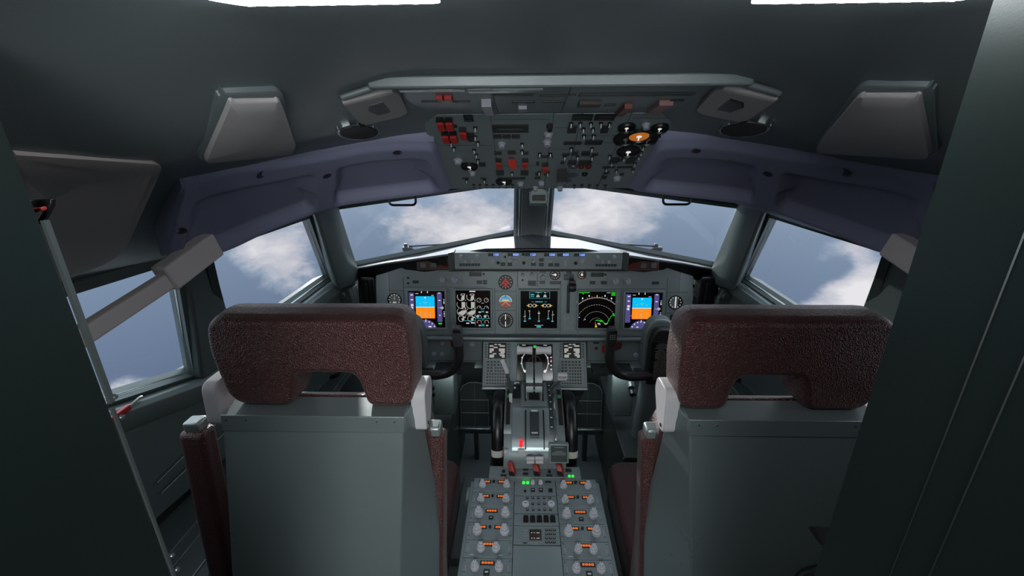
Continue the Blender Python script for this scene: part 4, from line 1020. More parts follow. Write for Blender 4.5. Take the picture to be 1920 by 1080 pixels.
# stabiliser trim cut-out cover, right rear
c1 = at_y(1029.5, 832, 1.345); c2 = at_y(1066, 866, 1.325)
fc = Frame(((c1.x + c2.x) / 2, 1.333, (c1.z + c2.z) / 2), (0, .35, 1)); q = MB(M=Matrix.Translation((0, -1.5, -.64)) @ fc.M)
ww, hh = c2.x - c1.x, (c1.z - c2.z) * 1.1
q.b(-ww / 2, -hh / 2, -.02, ww / 2, hh / 2, .006, SAT); cv = put('cutout_cover', q, tq, bevel=.0015)
q = MB(M=Matrix.Translation((0, -1.5, -.64)) @ fc.M); q.b(-ww * .42, -hh * .42, .006, ww * .42, hh * .42, .0075, DARKG)
for yy, xx in ((.33, .25), (.12, .2), (.04, .35), (-.04, .35)): q.rect(-ww * xx, hh * yy - .001, ww * xx, hh * yy + .0012, .0078, mat('dim_print', (140, 150, 150), .6))
put('placard', q, cv)
# trim wheels
for sx in (-1, 1):
    q = MB(); rot = Matrix.Rotation(PI / 2, 3, 'Y'); Rw = .150; 
    q.lathe([(0, -.010), (Rw - .035, -.010), (Rw - .03, -.020), (Rw - .006, -.021), (Rw, -.015), (Rw + .003, 0), (Rw, .015), (Rw - .006, .021), (Rw - .03, .020), (Rw - .035, .010), (0, .010)], (0, 0, 0), BLACKR, 64, rot)
    tw = put('trim_wheel', q, tq, loc=(sx * .143, .025, .045), smooth=60)
    q = MB(); a0, a1 = R(177), R(188); rings = []
    for i in range(7):
        an = a0 + (a1 - a0) * i / 6; ring = []
        for rr_, xx in ((Rw - .03, -.0222), (Rw - .004, -.0222), (Rw + .003, -.0165), (Rw + .0055, 0), (Rw + .003, .0165), (Rw - .004, .0222), (Rw - .03, .0222)):
            ring.append((xx, rr_ * math.cos(an), rr_ * math.sin(an)))
        rings.append(ring)
    q.loft(rings, mat('wheel_marker', (205, 203, 196), .5)); put('white_marker', q, tw)
    q = MB(); q.b(-.03, -.14, -.20, .03, .15, -.03, BLACK); put('wheel_well', q, tq, loc=(sx * .146, .025, -.03 + .045 - .06))

# ================================================================== PEDESTAL
ZT = .63
FPd = Frame((0, 1.30, ZT), (0, 1, 0))
p0 = at_z(893, 897, ZT); p1 = at_z(1121, 900, ZT); wd = (p1.x - p0.x) / 2; y0 = (p0.y + p1.y) / 2
ped = thing('centre_pedestal', 'grey centre pedestal between the two seats, crowded with radio panels', 'pedestal', loc=(0, 1.0, 0))
m = MB(); m.prism([(-wd - .012, y0 - 1.0), (wd + .012, y0 - 1.0), (wd + .012, -.18), (wd + .02, -.24), (wd + .02, -.55), (-wd - .016, -.55), (-wd - .016, -.24), (-wd - .012, -.18)], .02, ZT - .012, PAINT)
put('body', m, ped, bevel=.004)
m = MB(); m.b(-.165, y0 - 1.0 + .001, .02, .165, .334, ZT - .03, DARKG); put('front_body', m, ped, bevel=.003)
m = MB(); cw = wd / 3
m.b(-cw, -.50, ZT - .011, cw, at_z(1015, 1022, ZT).y - 1.0, ZT - .002, SEATM); put('blank_cover', m, ped, bevel=.002)
pp = at_z(884, 930, .52); q = MB(); q.lathe([(0, 0), (.045, 0), (.05, .01), (.05, .05), (0, .05)], (-.262, pp.y - 1.0, .50), PAINT, 24, Matrix.Rotation(PI / 2, 3, 'Y')); put('side_pod', q, ped, bevel=.004)
rowpx = [897.5, 924, 952, 981, 1014, 1048]
rowsy = [at_z(1005, y, ZT).y for y in rowpx]; rowsy.append(rowsy[-1] - (rowsy[-2] - rowsy[-1]) * 1.0)
OPL = {}
def radio(colx, r_, side, lab, kind):
    ya, yb = rowsy[r_], rowsy[r_ + 1]; W_ = 2 * cw - .002; H_ = ya - yb - .0015
    f = Frame((colx, (ya + yb) / 2, ZT), (0, 1, 0))
    t = thing('radio_panel', lab, 'radio panel', M=f.M, group=None)
    m = MB(); m.b(-W_ / 2, -H_ / 2, -.0115, W_ / 2, H_ / 2, 0, PAINT); put('faceplate', m, t, bevel=.0012, seg=2)
    for sx in (-1, 1):
        for sy in ((-.30, .30) if kind in ('one_low',) else (.30, -.30)):
            q = MB(); q.arc(sx * W_ * .46, sy * H_, .0032, .0048, 20 if sx < 0 else 60, 130 if sx < 0 else 170, .0006, LINE); gput('fastener', q, t)
        q = MB(); q.rect(sx * W_ * .43 - .0012, -H_ * .16, sx * W_ * .43 + .0012, H_ * .1, .0006, KNOBD); gput('side_print', q, t)
    def kn(sx_, a_, z_): return put_knob(t, sx_ * a_, z_, kr, kh, KNOB, True)
    def win(x, y, n, w_=.036):
        q = MB(); q.b(x - w_ / 2, y - .0068, 0, x + w_ / 2, y + .0068, .0016, BLACK); wn = put('frequency_window', q, t)
        q = MB()
        for i in range(n):
            xx = x + (i - (n - 1) / 2) * w_ * .82 / n
            dw = w_ * .33 / n
            q.arc(xx, y, .0014, .0040, 0, 360, .0019, G_AMB, 8) if i % 2 == 0 else None
            if i % 2: q.rect(xx - dw, y - .0036, xx - dw * .3, y + .0036, .0019, G_AMB); q.rect(xx + dw * .3, y - .0036, xx + dw, y + .0036, .0019, G_AMB); q.rect(xx - dw, y - .0036, xx + dw, y - .0018, .0019, G_AMB); q.rect(xx - dw, y + .0018, xx + dw, y + .0036, .0019, G_AMB)
        gput('digits', q, wn)
    big = r_ >= 2 and r_ <= 3; kr = .0145 if big else .0125; kh = .034 if big else .028
    if kind == 'two':
        win(-.033, H_ * .22, 4, .044); win(.033, H_ * .22, 4, .040); q = MB(); q.cyl((0, 0, 0), .0045, .006, BLACK, 12); put('transfer_button', q, t, (-.001, H_ * .22, 0))
        kn(side, .041, -H_ * .05); kn(-side, .047, -H_ * .05)
    elif kind == 'one':
        win(0, H_ * .24, 4, .042); q = MB(); q.b(-.008, -.0065, 0, .008, .0065, .003, BLACK); q.rect(-.004, -.001, .004, .001, .0032, PRINT); put('push_button', q, t, (0, -H_ * .22, 0), bevel=.0006, seg=2)
        kn(side, .042, 0); kn(-side, .047, 0)
    elif kind == 'one_low':
        win(0, H_ * .26, 4, .042)
        for sx in (-1, 1): put_knob(t, sx * .0235, -H_ * .02, .0125, .028, KNOB, True)
        q = MB(); q.rect(-.055, -H_ * .38, -.042, -H_ * .33, .0006, PRINT); q.rect(.032, -H_ * .38, .045, -H_ * .33, .0006, PRINT); gput('caption', q, t)
    elif kind == 'last':
        win(0, H_ * .24, 4, .044); q = MB(); q.b(-.009, -.009, 0, .009, .009, .003, BLACK); q.rect(-.005, -.003, .005, .003, .0032, PRINT); put('push_button', q, t, (0, -H_ * .25, 0), bevel=.0006, seg=2)
        for sx in (-1, 1): put_knob(t, sx * .036, -H_ * .02, .0125, .028, KNOB, True)
    return t
kinds = ['two', 'two', 'one', 'two', 'one_low', 'last']
ords = ['topmost', 'second from the top', 'third from the top', 'fourth from the top', 'fifth from the top', 'lowest in view']
lks = ['two orange windows', 'two orange windows', 'one orange window', 'two orange windows, tall knobs', 'one orange window, close-set knobs', 'one orange window, square button']
for r_ in range(6):
    for sx, who in ((-1, 'left'), (1, 'right')):
        radio(sx * 2 * cw, r_, sx, 'radio panel, %s, %s of the %s column' % (lks[r_], ords[r_], who), kinds[r_])

def module(name, label, r0px, r1px, cat='control panel'):
    ya, yb = at_z(1010, r0px, ZT).y, at_z(1010, r1px, ZT).y; W_ = 2 * cw - .002; H_ = ya - yb - .0015
    f = Frame((0, (ya + yb) / 2, ZT), (0, 1, 0)); t = thing(name, label, cat, M=f.M)
    m = MB(); m.b(-W_ / 2, -H_ / 2, -.0115, W_ / 2, H_ / 2, 0, PAINT); put('faceplate', m, t, bevel=.0012, seg=2)
    return t, f, W_, H_
def pbox(f, px, py, w_, h_, t, m_=BLACK, name='button', hh=.004, led=None):
    c = f.uv(px, py); q = MB(); q.b(-w_ / 2, -h_ / 2, 0, w_ / 2, h_ / 2, hh, m_)
    if led: q.rect(-w_ * .25, -h_ * .12, w_ * .25, h_ * .12, hh + .0003, led)
    return put(name, q, t, (c[0], c[1], 0), bevel=.0006, seg=2)
GL = mat('green_lamp', (20, 120, 40), .3, emit=(40, 255, 70), es=1.3)
t, f, W_, H_ = module('weather_panel', 'small centre panel with two bright green lamps and two pale knobs', 897.5, 929.5)
for px in (982, 989.5): c = f.uv(px, 905.5); q = MB(); q.lathe([(0, 0), (.0058, 0), (.0058, .003), (.003, .006), (0, .006)], m=GL, n=14); put('green_lamp', q, t, (c[0], c[1], 0))
for px in (999, 1013.5): rk(t, f, px, 906, 4.2, .014, KNOB)
pbox(f, 1028, 904, .022, .009, t, ANN, 'window', .002); pbox(f, 999, 919.5, .0145, .0145, t, BLACK, 'push_button', .004, PRINT); pbox(f, 1014, 919.5, .0145, .0145, t, BLACK, 'push_button', .004, PRINT); pbox(f, 1032, 920, .014, .015, t, BLACK, 'rocker_switch', .004)
rk(t, f, 984.5, 921, 2.6, .005, BLACK)
t, f, W_, H_ = module('audio_panel', 'centre panel with two round white knobs among small black keys', 930, 963)
for px, py in [(988.5 + i * 10.5, 934) for i in range(5)] + [(999 + i * 10.9, 945) for i in range(3)] + [(989 + i * 10.8, 956) for i in range(5)]: pbox(f, px, py, .0085, .0075, t, BLACK, 'key', .003, PRINT)
for px in (985.5, 1033.5):
    c = f.uv(px, 945.5); q = MB(); q.lathe([(0, 0), (.0125, 0), (.0125, .004), (.011, .006), (0, .006)], m=KNOB, n=24); q.b(-.004, -.001, .006, .004, .001, .0066, BLACK); put('round_knob', q, t, (c[0], c[1], 0))
t, f, W_, H_ = module('rocker_panel', 'centre panel with a row of five black rocker switches', 963.5, 985.5)
for i in range(5):
    c = f.uv(986 + i * 12.6, 974); q = MB(); q.b(-.0088, -.012, 0, .0088, .012, .002, BLACK); q.loft([[(-.007, -.010, .002), (.007, -.010, .002), (.007, .010, .002), (-.007, .010, .002)], [(-.007, -.010, .0035), (.007, -.010, .0035), (.007, .009, .009), (-.007, .009, .009)]], BLACK); put('rocker_switch', q, t, (c[0], c[1], 0))
t, f, W_, H_ = module('transponder_panel', 'centre keypad panel with brown text window and number keys', 986, 1021)
c = f.uv(1004, 1003); q = MB(); q.b(-.0195, -.020, 0, .0195, .020, .002, mat('brown_window', (52, 40, 36), .2)); wn = put('text_window', q, t, (c[0], c[1], 0), bevel=.002)
q = MB()
for yy in (.006, -.014):
    for xx in (-.014, -.006): q.rect(xx, yy - .0012, xx + .004, yy + .0014, .0024, G_LG)
    q.rect(.003, yy - .0012, .013, yy + .0014, .0024, G_LG)
gput('digits', q, wn)
for i in range(4):
    for j in range(3): pbox(f, 1025 + j * 7.1, 994 + i * 7.6, .0092, .0068, t, BLACK, 'number_key', .0025, PRINT)
    pbox(f, 984.5, 995 + i * 5.2, .012, .0025, t, KNOBD, 'side_key', .002)
pbox(f, 984.5, 1018.5, .012, .004, t, ANN, 'side_key', .002)
for i in range(3): pbox(f, 996 + i * 9, 1018, .010, .003, t, KNOBD, 'lower_key', .002)

# fire control panel with three red handles
ZF = .648
fa, fb = at_z(926, 873.5, ZF), at_z(1089, 896, ZF)
f = Frame((0, (fa.y + fb.y) / 2, ZF), (0, 1, 0)); hw2 = (fb.x - fa.x) / 2 + .008; hh2 = (fa.y - fb.y) / 2
t = thing('fire_control_panel', 'narrow grey panel with three dark red pull handles behind the throttle quadrant', 'fire panel', M=f.M)
m = MB(); m.b(-hw2, -hh2, -.03, hw2, hh2, 0, PAINT); put('faceplate', m, t, bevel=.0015)
for px, lean in ((957, -.006), (1003.5, -.006), (1047.5, -.006)):
    c = f.uv(px + 4, 889); q = MB()
    q.loft([[(-.012, -.012, 0), (.010, -.014, 0), (.014, .008, 0), (-.008, .010, 0)], [(-.016, .006, .018), (.004, .002, .020), (.006, .022, .026), (-.012, .026, .024)], [(-.020, .014, .030), (-.004, .010, .032), (-.002, .026, .036), (-.017, .029, .034)]], REDH)
    hd = put('fire_handle', q, t, (c[0], c[1], .001), bevel=.003)
    q = MB(); q.loft([[(-.012, -.0135, .004), (.009, -.0155, .004), (.009, -.0152, .008), (-.012, -.0132, .008)], [(-.015, -.002, .012), (.003, -.006, .012), (.003, -.005, .014), (-.015, -.001, .014)]], BLACK); put('handle_base', q, hd)
for px, py in ((944, 884), (1030, 885)): rk(t, f, px, py, 3.2, .006, BLACK)
for px, py, a_, b2 in ((944, 892, .022, .008), (1030, 892, .022, .008), (985.5, 881.5, .020, .008), (985.5, 889, .020, .012), (1066, 882.5, .022, .016)): pbox(f, px, py, a_, b2, t, ANN, 'caption_light', .003)
for px, py in ((1067.5, 895), (1074, 895)):
    c = f.uv(px, py - 1.5); q = MB(); q.lathe([(0, 0), (.0045, 0), (.0045, .004), (0, .006)], m=GL, n=12); put('green_lamp', q, t, (c[0], c[1], 0))
# ================================================================== SEATS
def rr_poly(pts, r, n=5):
    """round the corners of a polygon (r: one radius or a list)"""
    out = []; k = len(pts)
    for i, p in enumerate(pts):
        p = Vector(p[:2]); a = Vector(pts[i - 1][:2]); b_ = Vector(pts[(i + 1) % k][:2]); rr_ = r[i] if isinstance(r, (list, tuple)) else r
        da, db = (a - p), (b_ - p); rr_ = min(rr_, da.length * .45, db.length * .45)
        if rr_ < 1e-5: out.append(tuple(p)); continue
        s, e = p + da.normalized() * rr_, p + db.normalized() * rr_
        for j in range(n + 1):
            t = j / n; out.append(tuple(s.lerp(p, t).lerp(p.lerp(e, t), t)))
    return out
def seat(sg, who, near, extra):
    """sg -1: left seat. outline coordinates are |x| from the centre line; inner side faces the pedestal"""
    t = thing('pilot_seat', "%s seat, red leather and grey metal back, %s" % (who, near), 'seat', loc=(sg * .476, 1.05, 0))
    MM = Matrix.Translation((-sg * .476, -1.05, 0))
    def B(): return MB(M=MM)
    def X(a): return sg * a
    # headrest: inverted U pad, tapering slightly to the top
    o = [(.268, 1.311), (.263, 1.40), (.270, 1.502), (.678, 1.502), (.682, 1.43), (.650, 1.311), (.520, 1.311), (.508, 1.383), (.384, 1.383), (.366, 1.311)]
    rad = [.03, .0, .045, .055, .05, .045, .022, .014, .022, .022]
    o = rr_poly([(X(a), z) for a, z in o], rad, 6)
    q = B(); front = [(x, z) for x, z in o]
    # layered rings for a soft pad (y towards the panel)
    c_ = (X(.475), 1.44)
    def ring(y, inset):
        pts = []; k = len(o)
        for i in range(k):
            p = Vector(o[i]); a = Vector(o[i - 1]); b_ = Vector(o[(i + 1) % k]); n_ = Vector(((b_ - a).y, -(b_ - a).x))
            if n_.length > 0: n_.normalize()
            pts.append(p - n_ * inset * SGN)
        yy = [y + (1.42 - z) * -.10 * -1 * -1 for x, z in pts]
        return [Vector((x, y + (z - 1.42) * .12, z)) for (x, z) in [tuple(p) for p in pts]]
    # orientation sign so that insets go inwards
    area = sum(o[i - 1][0] * o[i][1] - o[i][0] * o[i - 1][1] for i in range(len(o)))
    SGN = 1 if area > 0 else -1
    q.loft([ring(.7755, .014), ring(.7765, .010), ring(.780, .006), ring(.787, .003), ring(.800, .0), ring(.83, -.002), ring(.855, .0), ring(.868, .004), ring(.877, .009), ring(.880, .014)], LEATHER, cap='tess')
    hr = put('headrest', q, t, smooth=60)
    # metal back shell: thin at the top, deep at the bottom
    q = B()
    def sh(z, yb, yf, xi, xo_, xi2, xo2): return [(X(xi), yb, z), (X(xo_), yb, z), (X(xo2), yf, z), (X(xi2), yf, z)]
    q.loft([sh(1.310, .738, .80, .283, .650, .268, .664), sh(1.277, .730, .80, .284, .651, .262, .67), sh(.97, .655, .81, .300, .655, .235, .70), sh(.665, .585, .82, .311, .66, .238, .72)], SEATM)
    shl = put('back_shell', q, t, bevel=.004, smooth=30)
    q = B(); q.loft([[(X(.281), .728, 1.279), (X(.652), .728, 1.279), (X(.652), .738, 1.279), (X(.281), .738, 1.279)], [(X(.281), .734, 1.3125), (X(.652), .734, 1.3125), (X(.652), .80, 1.314), (X(.281), .80, 1.314)]], SEATM)
    tp = put('top_flange', q, t, bevel=.0012, seg=2)
    for a_ in (.300, .335, .600, .64):
        for z_ in (1.289, 1.303): q = B(); q.cyl((X(a_), .733, z_), .0018, .003, METAL, 8, rot=Matrix.Rotation(PI / 2, 3, 'X')); put('rivet', q, tp)
    # cushions
    q = B(); o2 = rr_poly([(X(.255), .60), (X(.25), 1.24), (X(.29), 1.320), (X(.655), 1.320), (X(.70), 1.24), (X(.70), .60)], [.03, .05, .05, .05, .05, .03], 5)
    q.loft([[(x, .802, z) for x, z in o2], [(x, .905, z - .062) for x, z in o2]], LEATHER); put('back_cushion', q, t, bevel=.014, seg=4)
    q = B(); o3 = rr_poly([(X(.285), .82), (X(.700), .82), (X(.69), 1.50), (X(.305), 1.50)], [.03, .03, .07, .07], 6)
    q.prism(o3, .43, .55, LEATHER); put('seat_cushion', q, t, bevel=.025, seg=4)
    q = B(); q.b(X(.31), .84, .36, X(.68), 1.46, .43, DARKG); q.b(X(.38), .9, .0, X(.60), 1.3, .36, DARKG); put('base', q, t, bevel=.006)
    # folded armrests
    for (xt, xb, yt, yb_, zt_, zb_, nm) in ((.250, .270, .845, .79, 1.196, .66, 'inner'), (.790, .760, .83, .74, 1.212, .66, 'outer')):
        q = B(); w_ = .030; hw = .034
        q.loft([[(X(xt - w_), yt - .03, zt_), (X(xt + w_), yt - .03, zt_), (X(xt + w_), yt + .018, zt_), (X(xt - w_), yt + .018, zt_)],
                [(X(xb - w_ * .85), yb_ - .03, zb_), (X(xb + w_ * .85), yb_ - .03, zb_), (X(xb + w_ * .85), yb_ + .03, zb_), (X(xb - w_ * .85), yb_ + .03, zb_)]], LEATHER)
        ar = put('armrest', q, t, bevel=.012, seg=4)
        q = B(); q.b(X(xt - .019), yt - .022, zt_ - .004, X(xt + .019), yt + .014, zt_ + .022, SEATD); put('armrest_hinge', q, ar, bevel=.006)
    # white hinge covers beside the headrest
    for xa, yy, zz, nm in ((.262, .80, 1.298, 'i'), (.700, .80, 1.306, 'o')):
        q = B(); pf = rr_poly([(yy - .030, zz - .048), (yy + .012, zz - .054), (yy + .055, zz + .015), (yy + .045, zz + .048), (yy - .022, zz + .048)], [.014, .014, .03, .03, .022], 5)
        q.prism(pf, X(xa - .015), X(xa + .015), WHITEP, ax='x'); hc = put('hinge_cover', q, t, bevel=.003)
        q = B(); q.cyl((X(xa - .0155), yy - .012, zz - .038), .004, .0015, BLACK, 10, rot=Matrix.Rotation(-sg * PI / 2, 3, 'Y')); put('cover_screw', q, hc)
    return t
seat(-1, "captain's", 'beside the side window with the grey rail', 0)
seat(1, "first officer's", 'partly behind the near right door frame', 1)
# black adjusting lever and belt end beside the first officer's seat
t = thing('seat_lever', 'black angular lever sticking out beside the right seat back at the door frame', 'lever', loc=(0, 0, 0))
p = at_y(1512, 990, .60); p2 = at_y(1600, 1003, .56)
m = MB(); m.prism([(p.x, p.z + .004), (p.x + .008, p.z - .005), (p.x + .045, p.z - .022), (p.x + .12, p.z - .03), (p.x + .12, p.z + .002), (p.x + .006, p.z + .005)], .60, .56, BLACK, ax='y'); put('handle', m, t, bevel=.002)
p = at_y(1500, 1080, .6)
m = MB(); m.tube([(p.x - .02, .60, p.z - .05), (p.x + .01, .60, p.z + .005), (p.x + .05, .59, p.z + .04), (p.x + .12, .58, p.z + .06)], .010, BLACK, 10); put('strap_end', m, t)

# ================================================================== YOKES
def yoke(sg, lab):
    t = thing('control_yoke', lab, 'control yoke', loc=(sg * .505, 1.62, .9)); MM = Matrix.Translation((-sg * .505, -1.62, -.9))
    B = lambda: MB(M=MM)
    hx = sg * .522
    q = B(); o = rr_poly([(hx - .052, .835), (hx + .052, .835), (hx + .050, 1.03), (hx + .034, 1.09), (hx - .034, 1.09), (hx - .050, 1.03)], [.012, .012, .02, .03, .03, .02], 5)
    q.prism(o, 1.62, 1.66, YOKE, ax='y'); hb = put('hub', q, t, bevel=.006)
    q = B(); o = rr_poly([(hx - .066, .88), (hx + .066, .88), (hx + .064, 1.05), (hx + .04, 1.115), (hx - .04, 1.115), (hx - .064, 1.05)], [.02, .02, .02, .05, .05, .02], 5)
    q.prism(o, 1.662, 1.72, PAINT, ax='y'); put('column_head', q, t, bevel=.008)
    q = B(); q.b(hx - .040, 1.614, .850, hx + .040, 1.62, 1.04, BLACK); cl = put('checklist_clip', q, hb, bevel=.002)
    q = B(); rr_ = random.Random(3)
    for k in range(26):
        z = 1.028 - k * .0066; x0 = hx - .034 + rr_.random() * .008; x1 = hx + .020 + rr_.random() * .014
        if k in (0, 4, 11): x0 += .01; x1 -= .016
        while x0 < x1:
            x2 = min(x1, x0 + .006 + rr_.random() * .018); q.add([(x0, 1.6135, z), (x2, 1.6135, z), (x2, 1.6135, z + .0042), (x0, 1.6135, z + .0042)], [(0, 1, 2, 3)], mat('checklist_print', (96, 92, 92), .6)); x0 = x2 + .003
    put('checklist_print', q, cl, recalc=False) if 0 else gput('checklist_text', q, t)
    q = B(); q.tube([(hx, 1.70, .90), (hx, 1.74, .7), (hx, 1.80, .3), (hx, 1.84, .0)], .045, PAINT, 20); put('column', q, t)
    for s2 in (-1, 1):      # two horns
        pts = [(hx + s2 * .03, 1.63, .880), (hx + s2 * .10, 1.63, .872), (hx + s2 * .155, 1.63, .880), (hx + s2 * .195, 1.62, .915), (hx + s2 * .214, 1.61, .965), (hx + s2 * .216, 1.60, 1.03)]
        fine = []
        for i in range(len(pts) - 1):
            for k in range(4):
                t_ = k / 4; P0 = Vector(pts[max(i - 1, 0)]); P1 = Vector(pts[i]); P2 = Vector(pts[i + 1]); P3 = Vector(pts[min(i + 2, len(pts) - 1)])
                fine.append(.5 * ((2 * P1) + (P2 - P0) * t_ + (2 * P0 - 5 * P1 + 4 * P2 - P3) * t_ ** 2 + (-P0 + 3 * P1 - 3 * P2 + P3) * t_ ** 3))
        fine.append(Vector(pts[-1]))
        q = B(); q.tube(fine, [.022] * 6 + [.020] * (len(fine) - 6), YOKE, 12); hn = put('horn', q, t)
        tx = hx + s2 * .216
        q = B(); q.loft([[(tx - .016, 1.585, 1.025), (tx + .016, 1.585, 1.025), (tx + .016, 1.62, 1.025), (tx - .016, 1.62, 1.025)],
                         [(tx - .020, 1.578, 1.06), (tx + .020, 1.578, 1.06), (tx + .019, 1.615, 1.06), (tx - .019, 1.615, 1.06)],
                         [(tx - .020, 1.572, 1.10), (tx + .019, 1.572, 1.10), (tx + .018, 1.605, 1.105), (tx - .018, 1.605, 1.105)],
                         [(tx - .016, 1.575, 1.118), (tx + .014, 1.575, 1.118), (tx + .014, 1.60, 1.118), (tx - .016, 1.60, 1.118)]], YOKE if sg > 0 else YOKEL)
        gp = put('grip_head', q, hn, bevel=.004)
        q = B()
        q.b(tx - .014, 1.566, 1.096, tx + .014, 1.574, 1.112, BLACK); put('trim_switch', q, hn, bevel=.002)
        if sg > 0:
            q = B()
            for i in range(3):
                for j in range(3): q.add([(tx - .010 + i * .008, 1.5735, 1.068 + j * .008), (tx - .006 + i * .008, 1.5735, 1.068 + j * .008), (tx - .006 + i * .008, 1.5725, 1.073 + j * .008), (tx - .010 + i * .008, 1.5725, 1.073 + j * .008)], [(0, 1, 2, 3)], mat('grip_print', (130, 130, 130), .6))
            gput('grip_print', q, hn)
yoke(-1, "dark control yoke with checklist hub, half hidden behind the captain's headrest")
yoke(1, "dark control yoke with printed grip, half hidden behind the first officer's headrest")

# ================================================================== FOOTWELL
for sg, who in ((-1, 'left'), (1, 'right')):
    t = thing('footwell_fill_fixture', 'small added fill light fixture under the panel in the %s footwell' % who, 'lamp', loc=(sg * .36, 1.78, .812)); q = MB(); q.b(-.09, -.03, -.006, .09, .05, .008, DARKG); put('frame', q, t)  # housing added for the footwell fill light
for sg, who in ((-1, 'left'), (1, 'right')):
    t = thing('rudder_pedal', 'arched metal rudder pedal with grid ribs in the %s footwell' % who, 'rudder pedal', loc=(sg * .318, 2.1, .25))
    q = MB(); w_ = .078; H_ = .26
    arch = [(-w_, 0), (-w_, H_ * .82), (-w_ * .8, H_ * .93), (-w_ * .4, H_ * .99), (0, H_), (w_ * .4, H_ * .99), (w_ * .8, H_ * .93), (w_, H_ * .82), (w_, 0)]
    q.tube([(x, z * .2, z) for x, z in arch], .0035, DULLM, 8, closed=True); put('frame', q, t)
    q = MB(); q.prism([(x * .96, z * .98 + .002) for x, z in arch], .006, .009, DARKG, ax='y')
    q.v = [Vector((p.x, p.y + p.z * .2, p.z)) for p in q.v]; put('plate', q, t)
    for z in (H_ * .33, H_ * .62): q = MB(); q.tube([(-w_, z * .2 - .004, z), (w_, z * .2 - .004, z)], .0022, DULLM, 6); put('rib', q, t)
    q = MB(); q.tube([(0, -.004, 0), (0, H_ * .2 - .004, H_)], .0022, DULLM, 6); put('rib', q, t)
    q = MB(); q.b(-w_ - .012, -.012, -.014, w_ + .012, .012, -.002, METAL); put('heel_bar', q, t, bevel=.003)
    q = MB(); q.b(-.012, .02, -.25, .012, .06, 0, DARKG); put('pedal_arm', q, t)
    # switch box under the panel
    t = thing('switch_box', 'grey metal box with small black knobs by the %s footwell' % who, 'switch box', loc=(sg * .425, 1.80, .545))
    q = MB(); q.loft([[(-.052, 0, 0), (.052, 0, 0), (.052, .12, 0), (-.052, .12, 0)], [(-.052, 0, .19), (.052, 0, .19), (.052, .12, .19), (-.052, .12, .19)], [(-.05, .05, .262), (.05, .05, .262), (.05, .12, .262), (-.05, .12, .262)]], WALLP); put('housing', q, t, bevel=.008)
    for i, (x, z) in enumerate(((-.02, .205), (.008, .205), (-.005, .24))): q = MB(); q.cyl((sg * x, .012 + (z - .19) * .62, z), .006, .006, BLACK, 12, rot=Matrix.Rotation(PI / 2 + .5, 3, 'X')); put('knob', q, t)
    if sg > 0:
        q = MB(); q.cyl((.03, -.0, .19), .016, .03, DULLM, 16, rot=Matrix.Rotation(PI / 2 + .4, 3, 'X')); q.cyl((.034, -.02, .165), .015, .03, BLACK, 14, rot=Matrix.Rotation(PI / 2 + .4, 3, 'X')); put('flex_lamp', q, t, bevel=.002)
    else:
        q = MB(); q.cyl((-.044, -.006, .16), .010, .012, BLACK, 14, rot=Matrix.Rotation(PI / 2, 3, 'X')); q.cyl((-.044, -.006, .125), .010, .012, BLACK, 14, rot=Matrix.Rotation(PI / 2, 3, 'X')); put('side_knob', q, t)
    t = thing('footwell_partition', 'dark grey box-like partition on the floor between %s seat and pedals' % who, 'partition', loc=(sg * .47, 1.92, 0))
    q = MB(); q.prism([(-sg * .06, -.30), (sg * .2, -.30), (sg * .2, .40), (-sg * .06, .40)], 0, .46, DARKG); put('panel', q, t, bevel=.006)
    q = MB(); q.tube([(-sg * .064, -.305, .46), (-sg * .064, -.32, .02)], .004, DULLM, 8); put('edge_rod', q, t)
    # heel plates / floor step
    q = MB(); q.b(sg * .17 if sg > 0 else -.37, 1.45, .0, .37 if sg > 0 else -.17, 1.95, .035, FLOORM); tag(put('heel_plate', q, None, bevel=.004), 'dark raised heel plate on the floor of the %s footwell' % who, 'floor plate')
    # side consoles
    t = thing('side_console', 'long grey side console below the %s windows' % who, 'side console', loc=(sg * .98, 1.4, 0))
    q = MB(); pf = [(.15, -.75), (.055, .35), (-.07, .62), (-.13, .62), (-.13, -.75)]
    q.prism([(sg * x, y) for x, y in pf], .0, .775, DARKG); put('body', q, t, bevel=.006)
    for xx in (-.09, -.02, .02):
        q = MB(); q.bar((sg * xx, -.74, .777), (sg * (xx - .02), .55, .777), .004, .003, METAL); put('edge_strip', q, t)
    q = MB(); q.cyl((sg * -.04, .38, .776), .042, .022, BLACKR, 24, r2=.038); put('cup_well', q, t, bevel=.004)
    # lower wall lining
    lin_ = [Vector((-.965, 1.75, 0)), Vector((-1.06, 1.32, 0)), Vector((-1.11, 1.0, 0)), Vector((-1.145, .7, 0))]
    q = MB(); rg = []
    for p in lin_:
        x = abs(p.x) - .004 
        zt_ = max(.985, 1.02 + (1.243 - p.y) * .33)
        rg.append([(sg * (x + .012), p.y, zt_ + .01), (sg * (x - .010), p.y, zt_ + .004), (sg * (x - .014), p.y, zt_ - .01), (sg * (x - .012), p.y, zt_ - .03), (sg * (x - .002), p.y, .79), (sg * (x + .012), p.y, .79)])
    q.loft(rg, WALLP); o = put('wall_lining', q, None, bevel=.002); tag(o, 'metal lining panel with rolled top edge under the %s side windows' % who, 'wall panel')
    for k, (za, zb_) in enumerate(((.90, .965), (.86, .90))):
        q2 = MB(); q2.tube([(sg * 1.095, .98, za), (sg * 1.035, 1.35, zb_)], .0022, DULLM, 6); put('seam_strip', q2, o)

